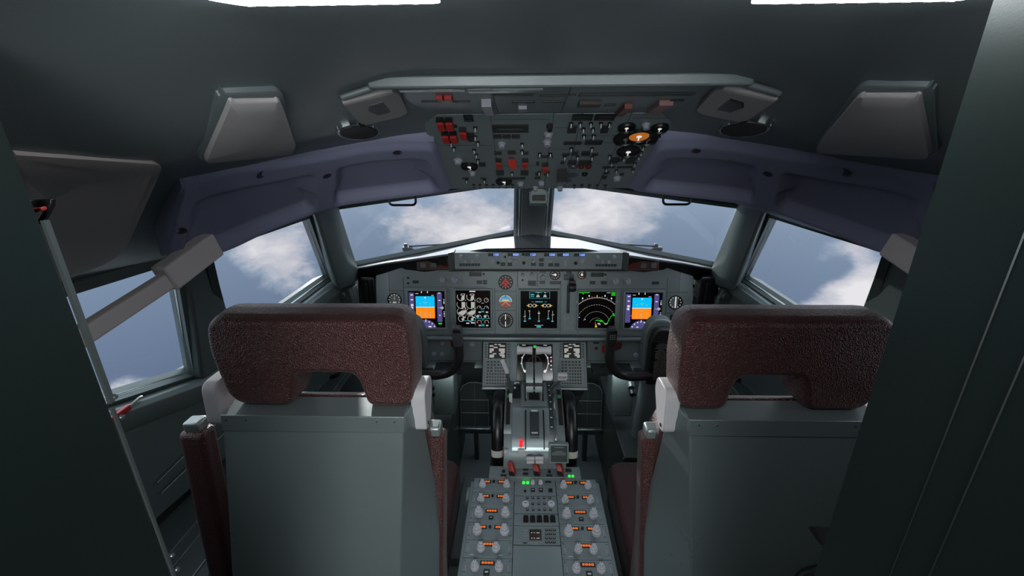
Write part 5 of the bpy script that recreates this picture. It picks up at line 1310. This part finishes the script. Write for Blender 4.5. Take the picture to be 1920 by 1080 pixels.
# post foot brackets between windows 1 and 2
for sg, who in ((-1, 'left'), (1, 'right')):
    p = at_y(648, 548, 1.93); p = Vector((sg * abs(p.x), p.y, p.z))
    t = thing('post_bracket', 'cast grey bracket at the foot of the %s windshield post' % who, 'bracket', loc=p)
    q = MB(); q.loft([[(-.04, -.03, -.18), (.05, -.03, -.18), (.05, .05, -.18), (-.04, .05, -.18)], [(-.045, -.035, -.02), (.05, -.035, -.02), (.05, .05, -.02), (-.045, .05, -.02)], [(-.02, -.03, .035), (.04, -.03, .035), (.04, .05, .035), (-.02, .05, .035)]], WALLP); put('foot', q, t, bevel=.012)
    q = MB(); q.lathe([(0, 0), (.020, 0), (.022, .008), (.016, .014), (0, .014)], (sg * -.0 - .005, -.034, .0), WALLP, 18, Matrix.Rotation(PI / 2, 3, 'X')); put('boss', q, t, bevel=.002)
    q = MB(); q.cyl((-.028 * 1, -.036, -.012), .006, .010, METAL, 10, rot=Matrix.Rotation(PI / 2, 3, 'X')); put('bolt', q, t)

# grey window rail (sliding window track cover)
for sg, who in ((-1, 'left'), (1, 'right')):
    a = at_d(400, 462, .90); b_ = at_d(306, 520, .80); c_ = at_d(150, 628, .68)
    a, b_, c_ = [Vector((sg * abs(v.x), v.y, v.z)) for v in (a, b_, c_)]
    t = thing('window_rail', 'chunky grey plastic rail crossing in front of the %s rear side window' % who if sg < 0 else 'end of a grey plastic rail between right door frame and visor tray', 'rail', loc=b_)
    q = MB(M=Matrix.Translation(-b_)); u = (b_ - a).normalized()
    q.bar(a + Vector((0, 0, .006)), b_ + Vector((0, 0, -.004)), .034, .050, mat('rail_plastic', (206, 198, 198), .6)); put('rail_housing', q, t, bevel=.005)
    q = MB(M=Matrix.Translation(-b_)); q.bar(b_ + Vector((0, 0, -.012)) - (c_ - b_) * .4, c_ + (c_ - b_) * .35, .022, .030, mat('rail_plastic', (206, 198, 198), .6)); put('rail_arm', q, t, bevel=.004)

# ================================================================== CEILING FITTINGS
def on_ceiling(name, pxs, thick, m_, label, cat, rnd=12, mirror=False, base=.0, parent=None, M2=None):
    pts = rr_poly(pxs, rnd, 4); P = []
    for p in pts: P.append(ceil_hit(p[0], p[1]))
    if mirror: P = [mir(v) for v in P]
    c = sum(P, Vector()) / len(P); n_ = ceil_n(c.x, c.y)
    q = MB(); k = len(P)
    def ins(v, f, h):
        w_ = v + (c - v) * f; w_.z = ceil_z(w_.x, w_.y); return w_ + n_ * h
    rings = [[ins(v, 0, -.004 + base) for v in P], [ins(v, 0, thick * .8 + base) for v in P]] + [[ins(v, f, thick + base) for v in P] for f in (.02, .2, .4, .6, .8, .97)]
    q.loft([[v - c for v in r_] for r_ in rings], m_)
    o = put(name, q, parent, loc=c, smooth=40)
    if parent is None: tag(o, label, cat)
    return o, c, n_
for mi, who in ((False, 'left'), (True, 'right')):
    rim, c, n_ = on_ceiling('ceiling_panel', [(404, 160), (524, 160), (551, 262), (540, 280), (366, 292)], .007, CEIL, 'small grey trapezoid trim panel on the ceiling over the %s sun visor tray' % who, 'ceiling panel', 12, mi)
    pan, c2, n2 = on_ceiling('panel_face', [(418, 168), (517, 168), (549, 260), (538, 281), (373, 290)], .012, GREYP, '', '', 12, mi, parent=rim)
    pan.location = c2 - c
    g_, c, n_ = on_ceiling('air_vent', [(630 + 40 + 41 * math.cos(a * PI / 8), 243 + 14.5 * math.sin(a * PI / 8)) for a in range(16)], .005, METAL, 'round dark air vent with a bright rim on the ceiling, %s of the overhead panel' % who, 'air vent', 1, mi)
    v2, c2, _ = on_ceiling('vent_disc', [(671 + 37 * math.cos(a * PI / 8), 241.5 + 12.5 * math.sin(a * PI / 8)) for a in range(16)], .007, mat('vent_dark', (40, 36, 36), .6), '', '', 1, mi, parent=g_)
    v2.location = c2 - c
    # angular speaker plate
    pl, c, n_ = on_ceiling('speaker_plate', [(637, 182), (732, 158), (748, 168), (762, 200), (752, 207), (690, 223), (672, 222)], .006, GREYP, 'angular pale grey plate with a five-sided opening, %s of the overhead panel' % who, 'speaker plate', 5, mi, base=.003)
    h_, c2, _ = on_ceiling('opening', [(690, 184), (713, 177), (727, 197), (705, 203), (686, 194)], .001, GREYD if not mi else BLACK, '', '', 1, mi, base=.0095, parent=pl)
    h_.location = c2 - c
    P1, P2 = ceil_hit(637, 178), ceil_hit(719, 151)
    if mi: P1, P2 = mir(P1), mir(P2)
    q = MB(); q.bar(P1 - c + n_ * .004, P2 - c + n_ * .004, .012, .008, CEIL); put('plate_rim', q, pl, bevel=.003)
big, c, n_ = on_ceiling('wall_trim_panel', [(5, 279), (303, 302), (232, 462), (205, 486), (118, 520), (50, 545)], .006, mat('trim_panel_grey', (165, 158, 156), .75, bump=.1, bscale=600), 'large warm grey trim panel on the wall above the rear side window', 'wall panel', 18)
p = ceil_hit(137, 394); q = MB(); q.lathe([(0, 0), (.009, 0), (.008, .003), (0, .004)], m=GREYP, n=16, rot=Vector((0, 0, 1)).rotation_difference(n_).to_matrix()); put('press_button', q, big, loc=p - c + n_ * .006)

# sun visor trays: thick slate-blue mouldings with two pockets each
def tray(mi, who):
    bot = [(850, 350, 1.19), (770, 361, 1.17), (690, 371, 1.15), (607, 386, 1.11), (500, 427, 1.02), (402, 470, .925), (300, 474, .84)]
    top = [(813, 259, .89), (745, 257, .875), (680, 262, .88), (610, 276, .865), (500, 290, .80), (395, 303, .74), (338, 345, .71)]
    B_ = [at_d(*p) for p in bot]; T_ = [at_d(*p) for p in top]
    us = [0, .25, .5, .85, 1.25, 1.65, 2.0]
    def cr(P, u):
        for i in range(len(us) - 1):
            if u <= us[i + 1] + 1e-9:
                t = (u - us[i]) / (us[i + 1] - us[i]); p0 = P[max(i - 1, 0)]; p1 = P[i]; p2 = P[i + 1]; p3 = P[min(i + 2, len(P) - 1)]
                return .5 * ((2 * p1) + (p2 - p0) * t + (2 * p0 - 5 * p1 + 4 * p2 - p3) * t * t + (-p0 + 3 * p1 - 3 * p2 + p3) * t ** 3)
    nu, nv = 170, 46; vs = []; fs = []
    def sd(u, v, u0, u1, v0, v1, r):      # rounded box distance in tray units (u ~ .42 m per unit, v ~ .28)
        x = abs((u - (u0 + u1) / 2)) * .42 - ((u1 - u0) / 2 * .42 - r); y = abs((v - (v0 + v1) / 2)) * .27 - ((v1 - v0) / 2 * .27 - r)
        return math.hypot(max(x, 0), max(y, 0)) + min(max(x, y), 0) - r
    def ss(t): t = max(0, min(1, t)); return t * t * (3 - 2 * t)
    for j in range(nu + 1):
        u = 2.0 * j / nu; b_ = cr(B_, u); t_ = cr(T_, u); du = (cr(B_, min(u + .02, 2)) - cr(B_, max(u - .02, 0))); n_ = du.cross(t_ - b_).normalized()
        if n_.dot(CAM - b_) < 0: n_ = -n_
        for k in range(nv + 1):
            v = k / nv; p = b_.lerp(t_, v)
            d_edge = sd(u, v, 0, 2, -.02, 1, .035); d1 = sd(u, v, .09, .80, .06, .80, .03); d2 = sd(u, v, .93, 1.86, .06, .78, .035)
            h = .012 * ss(-d_edge / .022) - .0
            dd = min(d1, d2)
            slope = .030
            h -= (.030 * ss(-dd / (.022 if v < .4 else .05)))
            q_ = p + n_ * (h + .006)
            cz = ceil_z(q_.x, q_.y) - .002
            if q_.z > cz and d_edge > -.004: q_.z = cz
            vs.append(q_)
    for j in range(nu):
        for k in range(nv): a = j * (nv + 1) + k; fs.append((a, a + 1, a + nv + 2, a + nv + 1))
    # skirt back up to the vault
    border = [j * (nv + 1) for j in range(nu + 1)] + [nu * (nv + 1) + k for k in range(1, nv + 1)] + [j * (nv + 1) + nv for j in range(nu - 1, -1, -1)] + [k for k in range(nv - 1, 0, -1)]
    k0 = len(vs)
    for i in border:
        p = vs[i]; up_ = Vector((p.x, p.y, max(p.z + .004, ceil_z(p.x, p.y) + .004))); vs.append(up_)
    for i in range(len(border)): a, b2 = border[i], border[(i + 1) % len(border)]; fs.append((a, b2, k0 + (i + 1) % len(border), k0 + i))
    if mi: vs = [mir(v) for v in vs]
    c = sum(vs, Vector()) / len(vs)
    t = thing('sun_visor_tray', 'slate blue moulded tray with two pockets above the %s windows' % who, 'visor tray', loc=c)
    q = MB(); q.add([v - c for v in vs], fs, VISOR); sh = put('moulding', q, t, smooth=80)
    for (u, v) in ((.27, .905), (.865, .70), (1.34, .88), (1.90, .46)):
        b_ = cr(B_, u); t_ = cr(T_, u); p = b_.lerp(t_, v); du = cr(B_, min(u + .02, 2)) - cr(B_, u - .02); n_ = du.cross(t_ - b_).normalized()
        if n_.dot(CAM - p) < 0: n_ = -n_
        p = p + n_ * .0182
        if mi: p = mir(p); n_ = mir(n_)
        rot = Vector((0, 0, 1)).rotation_difference(n_).to_matrix()
        q = MB(); q.lathe([(0, 0.0), (.0085, 0.0), (.0095, .001), (.0085, .0016), (.007, .0004), (0, .0004)], m=mat('screw_recess', (40, 40, 58), .6), n=20, rot=rot); put('screw_recess', q, t, loc=p - c)
tray(False, 'left'); tray(True, 'right')

# black grab loops hanging under the trays
for sg, who in ((-1, 'left'), (1, 'right')):
    p0 = at_d(728, 370, 1.30); p1 = at_d(779, 366, 1.30); w_ = (p1 - p0).length / 2; c = (p0 + p1) / 2
    if sg > 0: c = mir(c)
    t = thing('visor_hook', 'small black wire loop hanging at the top of the %s windshield' % who, 'hook', loc=c)
    pf = rr_poly([(-w_, .02), (-w_, -.026), (w_, -.026), (w_, .02)], [.0, .014, .014, 0], 5)
    q = MB(); q.tube([(x, 0, z) for x, z in pf] + [(w_, .0, .045)] , .0035, BLACKR, 8); q.tube([(-w_, 0, .02), (-w_, 0, .045)], .0035, BLACKR, 8); put('loop', q, t)

# magnetic compass on the centre post
c = at_y(1010, 369, 1.74)
t = thing('magnetic_compass', 'small round-topped compass housing on the centre windshield post', 'compass', loc=c)
q = MB(); o = rr_poly([(-.036, -.026), (.036, -.026), (.036, .02), (.02, .036), (-.02, .036), (-.036, .02)], .012, 4); q.prism(o, -.02, .06, PAINT, ax='y'); put('housing', q, t, bevel=.004)
q = MB(); q.b(-.025, -.0235, -.012, .025, -.020, .010, mat('compass_window', (36, 22, 16), .2)); put('window', q, t, bevel=.002)
q = MB(); q.b(-.034, -.028, -.030, .034, .03, -.024, WALLP); put('base_lip', q, t, bevel=.003)

# ceiling lamps
for sg, who in ((-1, 'left'), (1, 'right')):
    xa, xb = .112, .268
    z0 = 1.9475 if sg < 0 else 1.9445
    t = thing('ceiling_lamp', 'bright white rectangular ceiling lamp at the top edge on the %s' % who, 'ceiling lamp', loc=(sg * (xa + xb) / 2 + (.010 if sg < 0 else 0), .322, z0))
    w_ = (xb - xa) / 2; o = rr_poly([(-w_, -.034), (w_, -.034), (w_, .022 if sg > 0 else .038), (w_ * .8, .038), (-w_ * .8, .038), (-w_, .038 if sg > 0 else .022)], .006, 3)
    q = MB(); q.prism([(x * 1.03, y * 1.03) for x, y in o], -.006, .02, METAL); put('frame', q, t, bevel=.002)
    q = MB(); q.prism(o, -.014, -.0055, G_DOME); put('diffuser', q, t)
    for i in range(9):
        q = MB(); q.b(-w_ * .78 + i * w_ * .19, .0375, -.0145, -w_ * .78 + i * w_ * .19 + .004, .0405, -.006, DULLM); put('catch', q, t)
t = thing('entry_fill_fixture', 'unseen fill light fixture added over the entry behind the camera', 'ceiling lamp', loc=(0, -.75, 1.985)); q = MB(); q.b(-.47, -.17, -.02, .47, .17, .0, METAL); put('frame', q, t); q = MB(); q.b(-.45, -.15, -.03, .45, .15, -.021, G_FILL); put('diffuser', q, t)  # unseen fixture added to carry the entry fill light

# ================================================================== EXTERIOR: wipers and nose skin
m = MB(); rings = []
for i, (y, dz, wx) in enumerate(((2.34, -.02, 1.0), (2.6, -.10, .95), (3.0, -.25, .8), (3.4, -.48, .55), (3.7, -.80, .25))):
    ring = []
    for k in range(17):
        a = PI * k / 16; x = -math.cos(a) * .95 * wx; 
        ring.append((x, y - .22 * (abs(x) / .95) ** 2 * wx, 1.30 + dz - .22 * (abs(x) / .9) ** 2))
    rings.append(ring)
n = 17; vs_ = [p for r_ in rings for p in r_]; fs_ = [(a * n + i, a * n + i + 1, (a + 1) * n + i + 1, (a + 1) * n + i) for a in range(4) for i in range(n - 1)]
m.add(vs_, fs_, mat('nose_skin', (70, 72, 76), .5)); m.add([p - Vector((0, 0, .02)) for p in map(Vector, vs_)], [f[::-1] for f in fs_], mat('nose_skin', (70, 72, 76), .5))
o = struct('exterior_nose', m, smooth=60, recalc=False)
for sg, who in ((-1, 'left'), (1, 'right')):
    def W_(px, py, y): 
        p = at_y(px, py, y); return Vector((sg * abs(p.x + .0), p.y, p.z))
    p = W_(764, 466, 2.36)
    t = thing('windshield_wiper', 'black windshield wiper parked along the bottom of the %s windshield' % who, 'wiper', loc=p)
    T = lambda v: v - p
    q = MB(); q.box((0, 0, 0), (.05, .03, .02), YOKEL); q.box((-.008, 0, .018), (.018, .02, .02), YOKEL); q.box((0.004, 0, -.02), (.022, .025, .04), DULLM); put('pivot', q, t, bevel=.003)
    q = MB(); q.tube([T(W_(766, 462, 2.36)), T(W_(870, 456, 2.42)), T(W_(945, 448, 2.44))], .004, BLACK, 8); put('arm', q, t)
    q = MB(); q.tube([T(W_(745, 482, 2.34)), T(W_(860, 462, 2.40)), T(W_(968, 441, 2.42))], .0045, BLACK, 8); put('blade', q, t)
    q = MB(); q.tube([(0, 0, 0), T(W_(743, 484, 2.34))], .0035, BLACK, 6); put('strut', q, t); q = MB(); q.tube([(0, 0, 0), T(W_(800, 471, 2.35))], .0035, BLACK, 6); put('strut', q, t); q = MB(); q.box(T(W_(872, 453, 2.42)), (.008, .008, .022), BLACK); put('clip', q, t)

# ================================================================== DOOR EDGE FITTINGS (left)
t = thing('door_latch', 'black door latch with a red bar on the near left door frame', 'latch', loc=(-.372, .31, 1.80))
def LP(px, py, y=.315): return at_y(px, py, y) - Vector((-.372, .31, 1.80))
q = MB(); a, b_, c_, d_ = LP(62, 374), LP(109, 371), LP(109, 384), LP(90, 420); e_ = LP(80, 415)
pl = [(v.x, v.z) for v in (a, b_, c_, d_, e_, LP(97, 388), LP(66, 388))]
q.prism(pl, .0, .004, BLACK, ax='y'); put('housing', q, t, bevel=.0008, seg=2)
q = MB(); pl = [(v.x, v.z) for v in (LP(67, 390), LP(101, 384), LP(103, 391), LP(72, 400))]; q.prism(pl, -.004, .0, mat('red_bar', (150, 50, 46), .4), ax='y'); put('release_bar', q, t, bevel=.0008, seg=2)
q = MB(); pl = [(v.x, v.z) for v in (LP(56, 371), LP(66, 372), LP(71, 384), LP(63, 385))]; q.prism(pl, -.003, .002, METAL, ax='y'); put('strike', q, t)
q = MB()
zs = [1.80 + (1.80 - 1.80), ]
p_t, p_b = at_y(78, 408, .312), at_y(205, 742, .312)
q.b(-.3845, .3005, p_b.z, -.3815, .3045, p_t.z, DULLM); q.b(-.3845, .3005, .6, -.3823, .303, p_b.z - .004, DULLM)
tag(put('edge_strip', q, None), 'thin metal edge strip running down the near left door frame', 'edge strip')
for i, (px, py) in enumerate(((196, 752), (210, 790), (305, 1052), (313, 1078))):
    p = at_y(px + 2, py, .3); q = MB(); q.lathe([(0, 0), (.0025, 0), (.002, .002), (0, .0022)], m=METAL, n=10, rot=Matrix.Rotation(PI / 2, 3, 'Y')); o = put('frame_screw', q, None, loc=(-.3832, p.y + .006, p.z))
    tag(o, ('small bright screw on the left door edge, ' + ['topmost, above the red handle', 'just below the red handle', 'second lowest, beside the seat', 'lowest at the bottom of the frame'][i]), 'screw')
p = at_x(232, 768, -1.09)
t = thing('window_release_handle', 'small red handle with grey tip on the sill beside the left door frame', 'handle', loc=p)
q = MB(); q.loft([[(-.0, -.05, -.008), (.012, -.05, -.008), (.012, -.05, .008), (0, -.05, .008)], [(0, .012, -.006), (.012, .012, -.006), (.012, .012, .010), (0, .012, .010)]], mat('handle_red', (150, 44, 44), .3)); put('grip', q, t, bevel=.003)
q = MB(); q.tube([(.006, .012, .002), (.006, .045, .006), (.003, .055, .002)], .004, DULLM, 8); put('tip', q, t)
t = thing('bulkhead_fill_fixture', 'unseen fill light panel added on the rear bulkhead behind the camera', 'wall lamp', loc=(0, -1.56, 1.66)); q = MB(); q.b(-.42, -.03, -.19, .42, .02, .19, METAL); put('frame', q, t); q = MB(); q.b(-.39, .02, -.17, .39, .03, .17, G_FILL); put('diffuser', q, t)  # unseen glowing panel added to go with the rear fill light
# ================================================================== OVERHEAD PANEL
ya_, za_ = .631, 1.911; yb_, zb_ = .855, 1.878; yc_, zc_ = 1.20, 1.70
HW = .237
oh = thing('overhead_panel', 'grey-green overhead switch panel hanging between the two visor trays', 'overhead panel', loc=(0, .9, 1.85))
OM = Matrix.Translation((0, -.9, -1.85))
m = MB(M=OM)
m.prism([(ya_ - .012, za_ - .002), (ya_, za_ + .0005), (yb_, zb_ + .0005), (yc_, zc_ + .0005), (yc_ + .012, zc_ + .01), (yc_ + .03, 1.80), (ya_ - .012, za_ + .03)], -HW, HW, PAINT, ax='x'); put('body', m, oh, bevel=.002)
m = MB(M=OM); m.b(-HW - .006, ya_ - .020, za_ - .012, HW + .006, ya_ - .004, za_ + .004, CEIL); put('rear_lip', m, oh, bevel=.003)
FO = Frame((0, yb_, zb_), (0, yb_ - yc_, zb_ - zc_))      # forward panel, y up the panel (towards the viewer)
FR = Frame((0, ya_, za_), (0, ya_ - yb_, za_ - zb_))      # rear panel
def fparent(name, fr, x0, y0, x1, y1, th, m_=PAINT):
    """a module plate on a frame; the returned empty-free plate carries its switches"""
    L = OM @ fr.M
    q = MB(); q.b(x0, y0, 0, x1, y1, th, m_); o = put(name, q, oh, bevel=.0008, seg=2); o.matrix_local = L; return o
ln = (Vector((0, yc_, zc_)) - Vector((0, yb_, zb_))).length; lr = (Vector((0, yb_, zb_)) - Vector((0, ya_, za_))).length
# column boundaries on the forward panel read along its top
cb = [-HW + .004, FO.uv(930, 260)[0] - .030, FO.uv(1004, 260)[0], FO.uv(1056, 260)[0], FO.uv(1150, 300)[0], HW - .004]
cb = [-.233, -.105, .010, .062, .150, .233]
mods = []
for i in range(5): mods.append(fparent('switch_module', FO, cb[i] + .0008, -ln + .004, cb[i + 1] - .0008, -.004, .0016))
rmods = [fparent('rear_module', FR, a_ + .0008, -lr + .004, b_ - .0008, -.030, .0016) for a_, b_ in ((-.233, -.09), (-.09, .022), (.022, .233))]
def mod_at(x, fr=FO):
    if fr is FR: return rmods[0] if x < -.09 else rmods[1] if x < .022 else rmods[2]
    for i in range(5):
        if x < cb[i + 1] or i == 4: return mods[i]
def toggle_mesh(kind='t'):
    def bld():
        q = MB()
        q.cyl((0, 0, 0), .0042, .002, BLACK, 10); q.tube([(0, 0, .001), (0, -.003, .0055)], [.0012, .0018], DULLM if kind == 't' else BLACK, 6); q.lathe([(0, 0), (.0022, .001), (.0018, .003), (0, .004)], (0, -.0032, .0052), KNOBD if kind == 't' else BLACK, 8)
        return q.mesh('toggle_switch')
    return shared(('tog', kind), bld)
def guard_mesh():
    def bld():
        q = MB(); q.b(-.0062, -.016, .002, .0062, .009, .013, REDP); q.b(-.0068, .009, 0, .0068, .014, .009, BLACK); q.b(-.0050, -.0165, .0, .0050, -.012, .006, REDP)
        return q.mesh('guarded_switch')
    return shared('guard', bld)
def place(me, px, py, name, fr=FO, z=.0016, rz=0.0):
    u, v = fr.uv(px, py); par = mod_at(u, fr); return put(name, me, par, (u, v, z), rot=(0, 0, rz))
def ref(u): return u
for px, py in ((827, 225), (843, 225), (836, 250), (851, 250), (869, 243), (935.5, 300), (984.5, 300), (1022, 308)): place(guard_mesh(), px, py, 'guarded_switch')
def openg():
    q = MB(); q.loft([[(-.008, .006, .004), (.008, .006, .004), (.008, .010, .004), (-.008, .010, .004)], [(-.004, -.010, .016), (.013, -.010, .016), (.013, -.006, .020), (-.004, -.006, .020)]], REDP); q.b(-.006, -.012, 0, .006, .010, .004, BLACK); return q.mesh('open_guard')
place(openg(), 959, 297, 'open_guard')
def oann(x0, y0, x1, y1, rows=1, fr=FO, m_=ANN, name='annunciator'):
    a = fr.uv((x0 + x1) / 2, y0); b_ = fr.uv((x0 + x1) / 2, y1); l = fr.uv(x0, (y0 + y1) / 2); r_ = fr.uv(x1, (y0 + y1) / 2)
    par = mod_at((l[0] + r_[0]) / 2, fr)
    return put(name, ann_mesh(round(abs(r_[0] - l[0]), 3), round(abs(a[1] - b_[1]), 3), rows, m_), par, ((l[0] + r_[0]) / 2, (a[1] + b_[1]) / 2, .0016))
for q_ in ((870, 213, 887, 224, 2), (834, 231, 857, 236, 1), (877, 246, 889, 252, 2), (877, 254, 892, 262, 2), (898, 302, 910, 309, 2), (867, 331, 879, 333, 1), (901, 331, 912, 333, 1), (876, 313, 890, 317, 1),
           (924, 231, 991, 245, 1), (925, 250, 941, 256, 1), (942.5, 250, 958, 256, 1), (959.5, 250, 975, 256, 1), (927, 282, 941, 287, 1), (952, 280, 967, 286, 1), (977, 282, 991, 287, 1), (930, 317, 945, 326, 3), (976, 317, 991, 326, 3), (955, 307, 964, 312, 1), (938, 330, 985, 334, 1),
           (1008, 289, 1014, 293, 1), (1015, 289, 1030, 293, 1), (1031, 289, 1037, 293, 1), (1005, 301, 1011, 307, 2), (1002, 330, 1013, 333, 1), (1004, 321, 1014, 327, 2), (1020, 319, 1030, 326, 1),
           (1073, 212, 1111, 222, 2), (1115, 212, 1153, 222, 2), (1064, 233, 1081, 246, 4), (1127, 233, 1141, 246, 4), (1057, 263, 1090, 268, 1), (1097, 260, 1129, 268, 2), (1054, 285, 1068, 289, 1), (1072, 281, 1084, 288, 2), (1090, 285, 1106, 289, 1), (1092, 281, 1106, 284, 1), (1110, 285, 1121, 289, 1), (1065, 298, 1081, 306, 2), (1085, 298, 1109, 306, 2), (1051, 300, 1058, 304, 1),
           (1162, 241, 1177, 247, 2), (1227, 240, 1242, 247, 2), (1156, 264, 1188, 269, 1), (1203, 264, 1218, 269, 1), (1145, 293, 1159, 304, 3), (1175, 293, 1191, 304, 3), (1129, 310, 1153, 312, 1), (1157, 310, 1186, 312, 1), (1134, 319, 1142, 324, 1), (1128, 328, 1137, 333, 1), (1163, 323, 1169, 326, 1), (1160, 296, 1166, 300, 1)):
    oann(*q_[:4], rows=q_[4])
for px, py in ((891, 237), (891, 254), (896, 265), (851, 275), (889, 279), (893, 288), (896, 298), (846, 266), (875, 336), (908, 336), (979, 268), (979, 281), (960, 322), (1012, 286), (1032, 286), (1011, 321), (1027, 322),
               (1071, 229), (1088, 229), (1108, 229), (1127, 229), (1143, 229), (1094, 239), (1112, 239), (1095, 252), (1113, 252), (1071, 276), (1110, 276), (1059, 292), (1083, 292), (1110, 292),
               (1206, 273), (1202, 283), (1143, 290), (1170, 294), (1198, 291), (1190, 304), (1187, 316), (1137, 314), (1156, 317), (1147, 303)):
    place(toggle_mesh('t'), px, py, 'toggle_switch')
for px, py in [(888 + i * 12.2, 346) for i in range(8)] + [(1077, 347), (1091, 346), (1105, 347), (1120, 347), (1135, 347)]: place(toggle_mesh('b'), px, py - 1, 'toggle_switch')
def sk(px, py, r, h, m_=KNOBD): place(knob_mesh(r, h, m_), px, py, 'knob')
for px, py, r in ((859, 299, .012), (941, 268, .010), (1028, 249, .011), (1026, 264, .011), (976, 342, .010), (1004, 350, .009), (1015, 341, .010), (1050, 350, .010), (1157, 332, .012), (886, 322, .009), (1211, 232, .009)): sk(px, py, r * .85, .010, KNOBD)
def ogauge(r, hand=True, hub=G_WHITE, face=BLACK, ring=PAINT):
    q = MB(); q.lathe([(0, 0), (r, 0), (r, .004), (r * .92, .006), (r * .86, .003), (0, .003)], m=BLACK, n=24); q.disc(0, 0, r * .80, .0034, face)
    if hub: q.disc(0, 0, r * .22, .0040, hub, 12)
    if hand: q.seg((0, 0), (r * .1, -r * .7), r * .1, .0038, hub or DULLM)
    return q.mesh('round_gauge')
G_ORF = mat('orange_dial', (220, 130, 50), .4, emit=(220, 130, 50), es=.35)
for px, py, r, hb, fc in ((880, 309.5, .020, G_WHITE, BLACK), (945, 338, .021, G_WHITE, BLACK), (1175, 236, .017, G_WHITE, BLACK), (1237, 237, .017, G_WHITE, BLACK), (1198, 245, .024, G_WHITE, G_ORF), (1174, 257, .026, None, BLACK), (1214, 257, .026, None, BLACK), (1178, 281, .025, G_WHITE, BLACK)):
    place(ogauge(r, True, hb or KNOBD, fc), px, py, 'round_gauge', z=.009 if fc is G_ORF else .0016)
for px, py, r, mm_ in ((1075, 310, .011, DULLM), (1090, 310, .008, mat('dark_red_knob', (90, 26, 26), .4)), (1103, 310, .008, mat('dark_red_knob', (90, 26, 26), .4)), (1096, 324, .008, BLACK)): place(knob_mesh(r, .006, mm_), px, py, 'knob')
q = MB(); q.disc(0, 0, .017, .0004, mat('blue_disc', (74, 84, 100), .5)); place(q.mesh('printed_disc'), 1071, 327, 'printed_disc'); place(q.mesh('printed_disc'), 1059, 337, 'printed_disc')
q = MB(); q.loft([[(-.011, -.012, 0), (.011, -.012, 0), (.011, .014, 0), (-.011, .014, 0)], [(-.012, -.026, .022), (.012, -.026, .022), (.012, -.006, .026), (-.012, -.006, .026)]], BLACK); q.b(-.006, -.034, .010, .006, -.020, .016, YOKE)
place(q.mesh('black_selector'), 1054, 319, 'black_selector')
q = MB(); q.b(-.004, -.010, 0, .004, .004, .012, BLACK); q.cyl((0, -.004, 0), .006, .006, BLACK, 12); place(q.mesh('black_switch'), 1031, 231, 'black_switch')
# seams across the modules
for i, ys_ in enumerate(((271,), (222, 310), (238, 278), (253, 266, 306), (220, 270))):
    q = MB()
    for y in ys_:
        px = (870, 958, 1027, 1100, 1190)[i]; v = FO.uv(px, y)[1]; q.rect(cb[i] + .006, v - .0006, cb[i + 1] - .006, v + .0006, .0019, LINE)
    gput('seam', q, mods[i])
# rear panel fittings
def rbox(x0, x1, y0, y1, m_, name, th=.006, fr=FR):
    l = fr.uv(x0, (y0 + y1) / 2); r_ = fr.uv(x1, (y0 + y1) / 2); t_ = fr.uv((x0 + x1) / 2, y0)[1]; b_ = fr.uv((x0 + x1) / 2, y1)[1]
    q = MB(); q.b(l[0], b_, 0, r_[0], t_, th, m_); u = (l[0] + r_[0]) / 2; par = mod_at(u, fr); return put(name, q, par, (0, 0, .0016), bevel=.0005, seg=2)
rbox(732, 872, 161, 165, METAL, 'trim_strip', .004); rbox(877, 1018, 163, 167, METAL, 'trim_strip', .004)
rbox(1086, 1300, 172, 176, DARKG, 'slot', .002)
rbox(819, 831, 176, 181, REDP, 'red_cap', .006); rbox(834, 848, 176, 181, REDP, 'red_cap', .006)
for q_ in ((925, 174, 1000, 176.5), (960, 187, 1003, 190), (790, 187, 826, 188.5), (848, 187, 882, 188.5), (1018, 187, 1060, 189), (1134, 193, 1154, 196), (1012, 175, 1080, 176.5), (1258, 184, 1282, 186)): rbox(q_[0], q_[2], q_[1], q_[3], ANN, 'annunciator', .002)
rbox(1085, 1126, 187, 193, mat('brown_bar', (60, 46, 44), .5), 'brown_bar', .006); rbox(906, 924, 183, 202, KNOBD, 'grey_lever', .012); rbox(972, 988, 196, 203, KNOBD, 'grey_lever', .006)
rbox(1163, 1177, 192, 208, mat('dull_red', (120, 66, 60), .5), 'red_cap', .008); rbox(1225, 1250, 186, 203, mat('pink_cap', (150, 112, 110), .5), 'hinged_cap', .008)
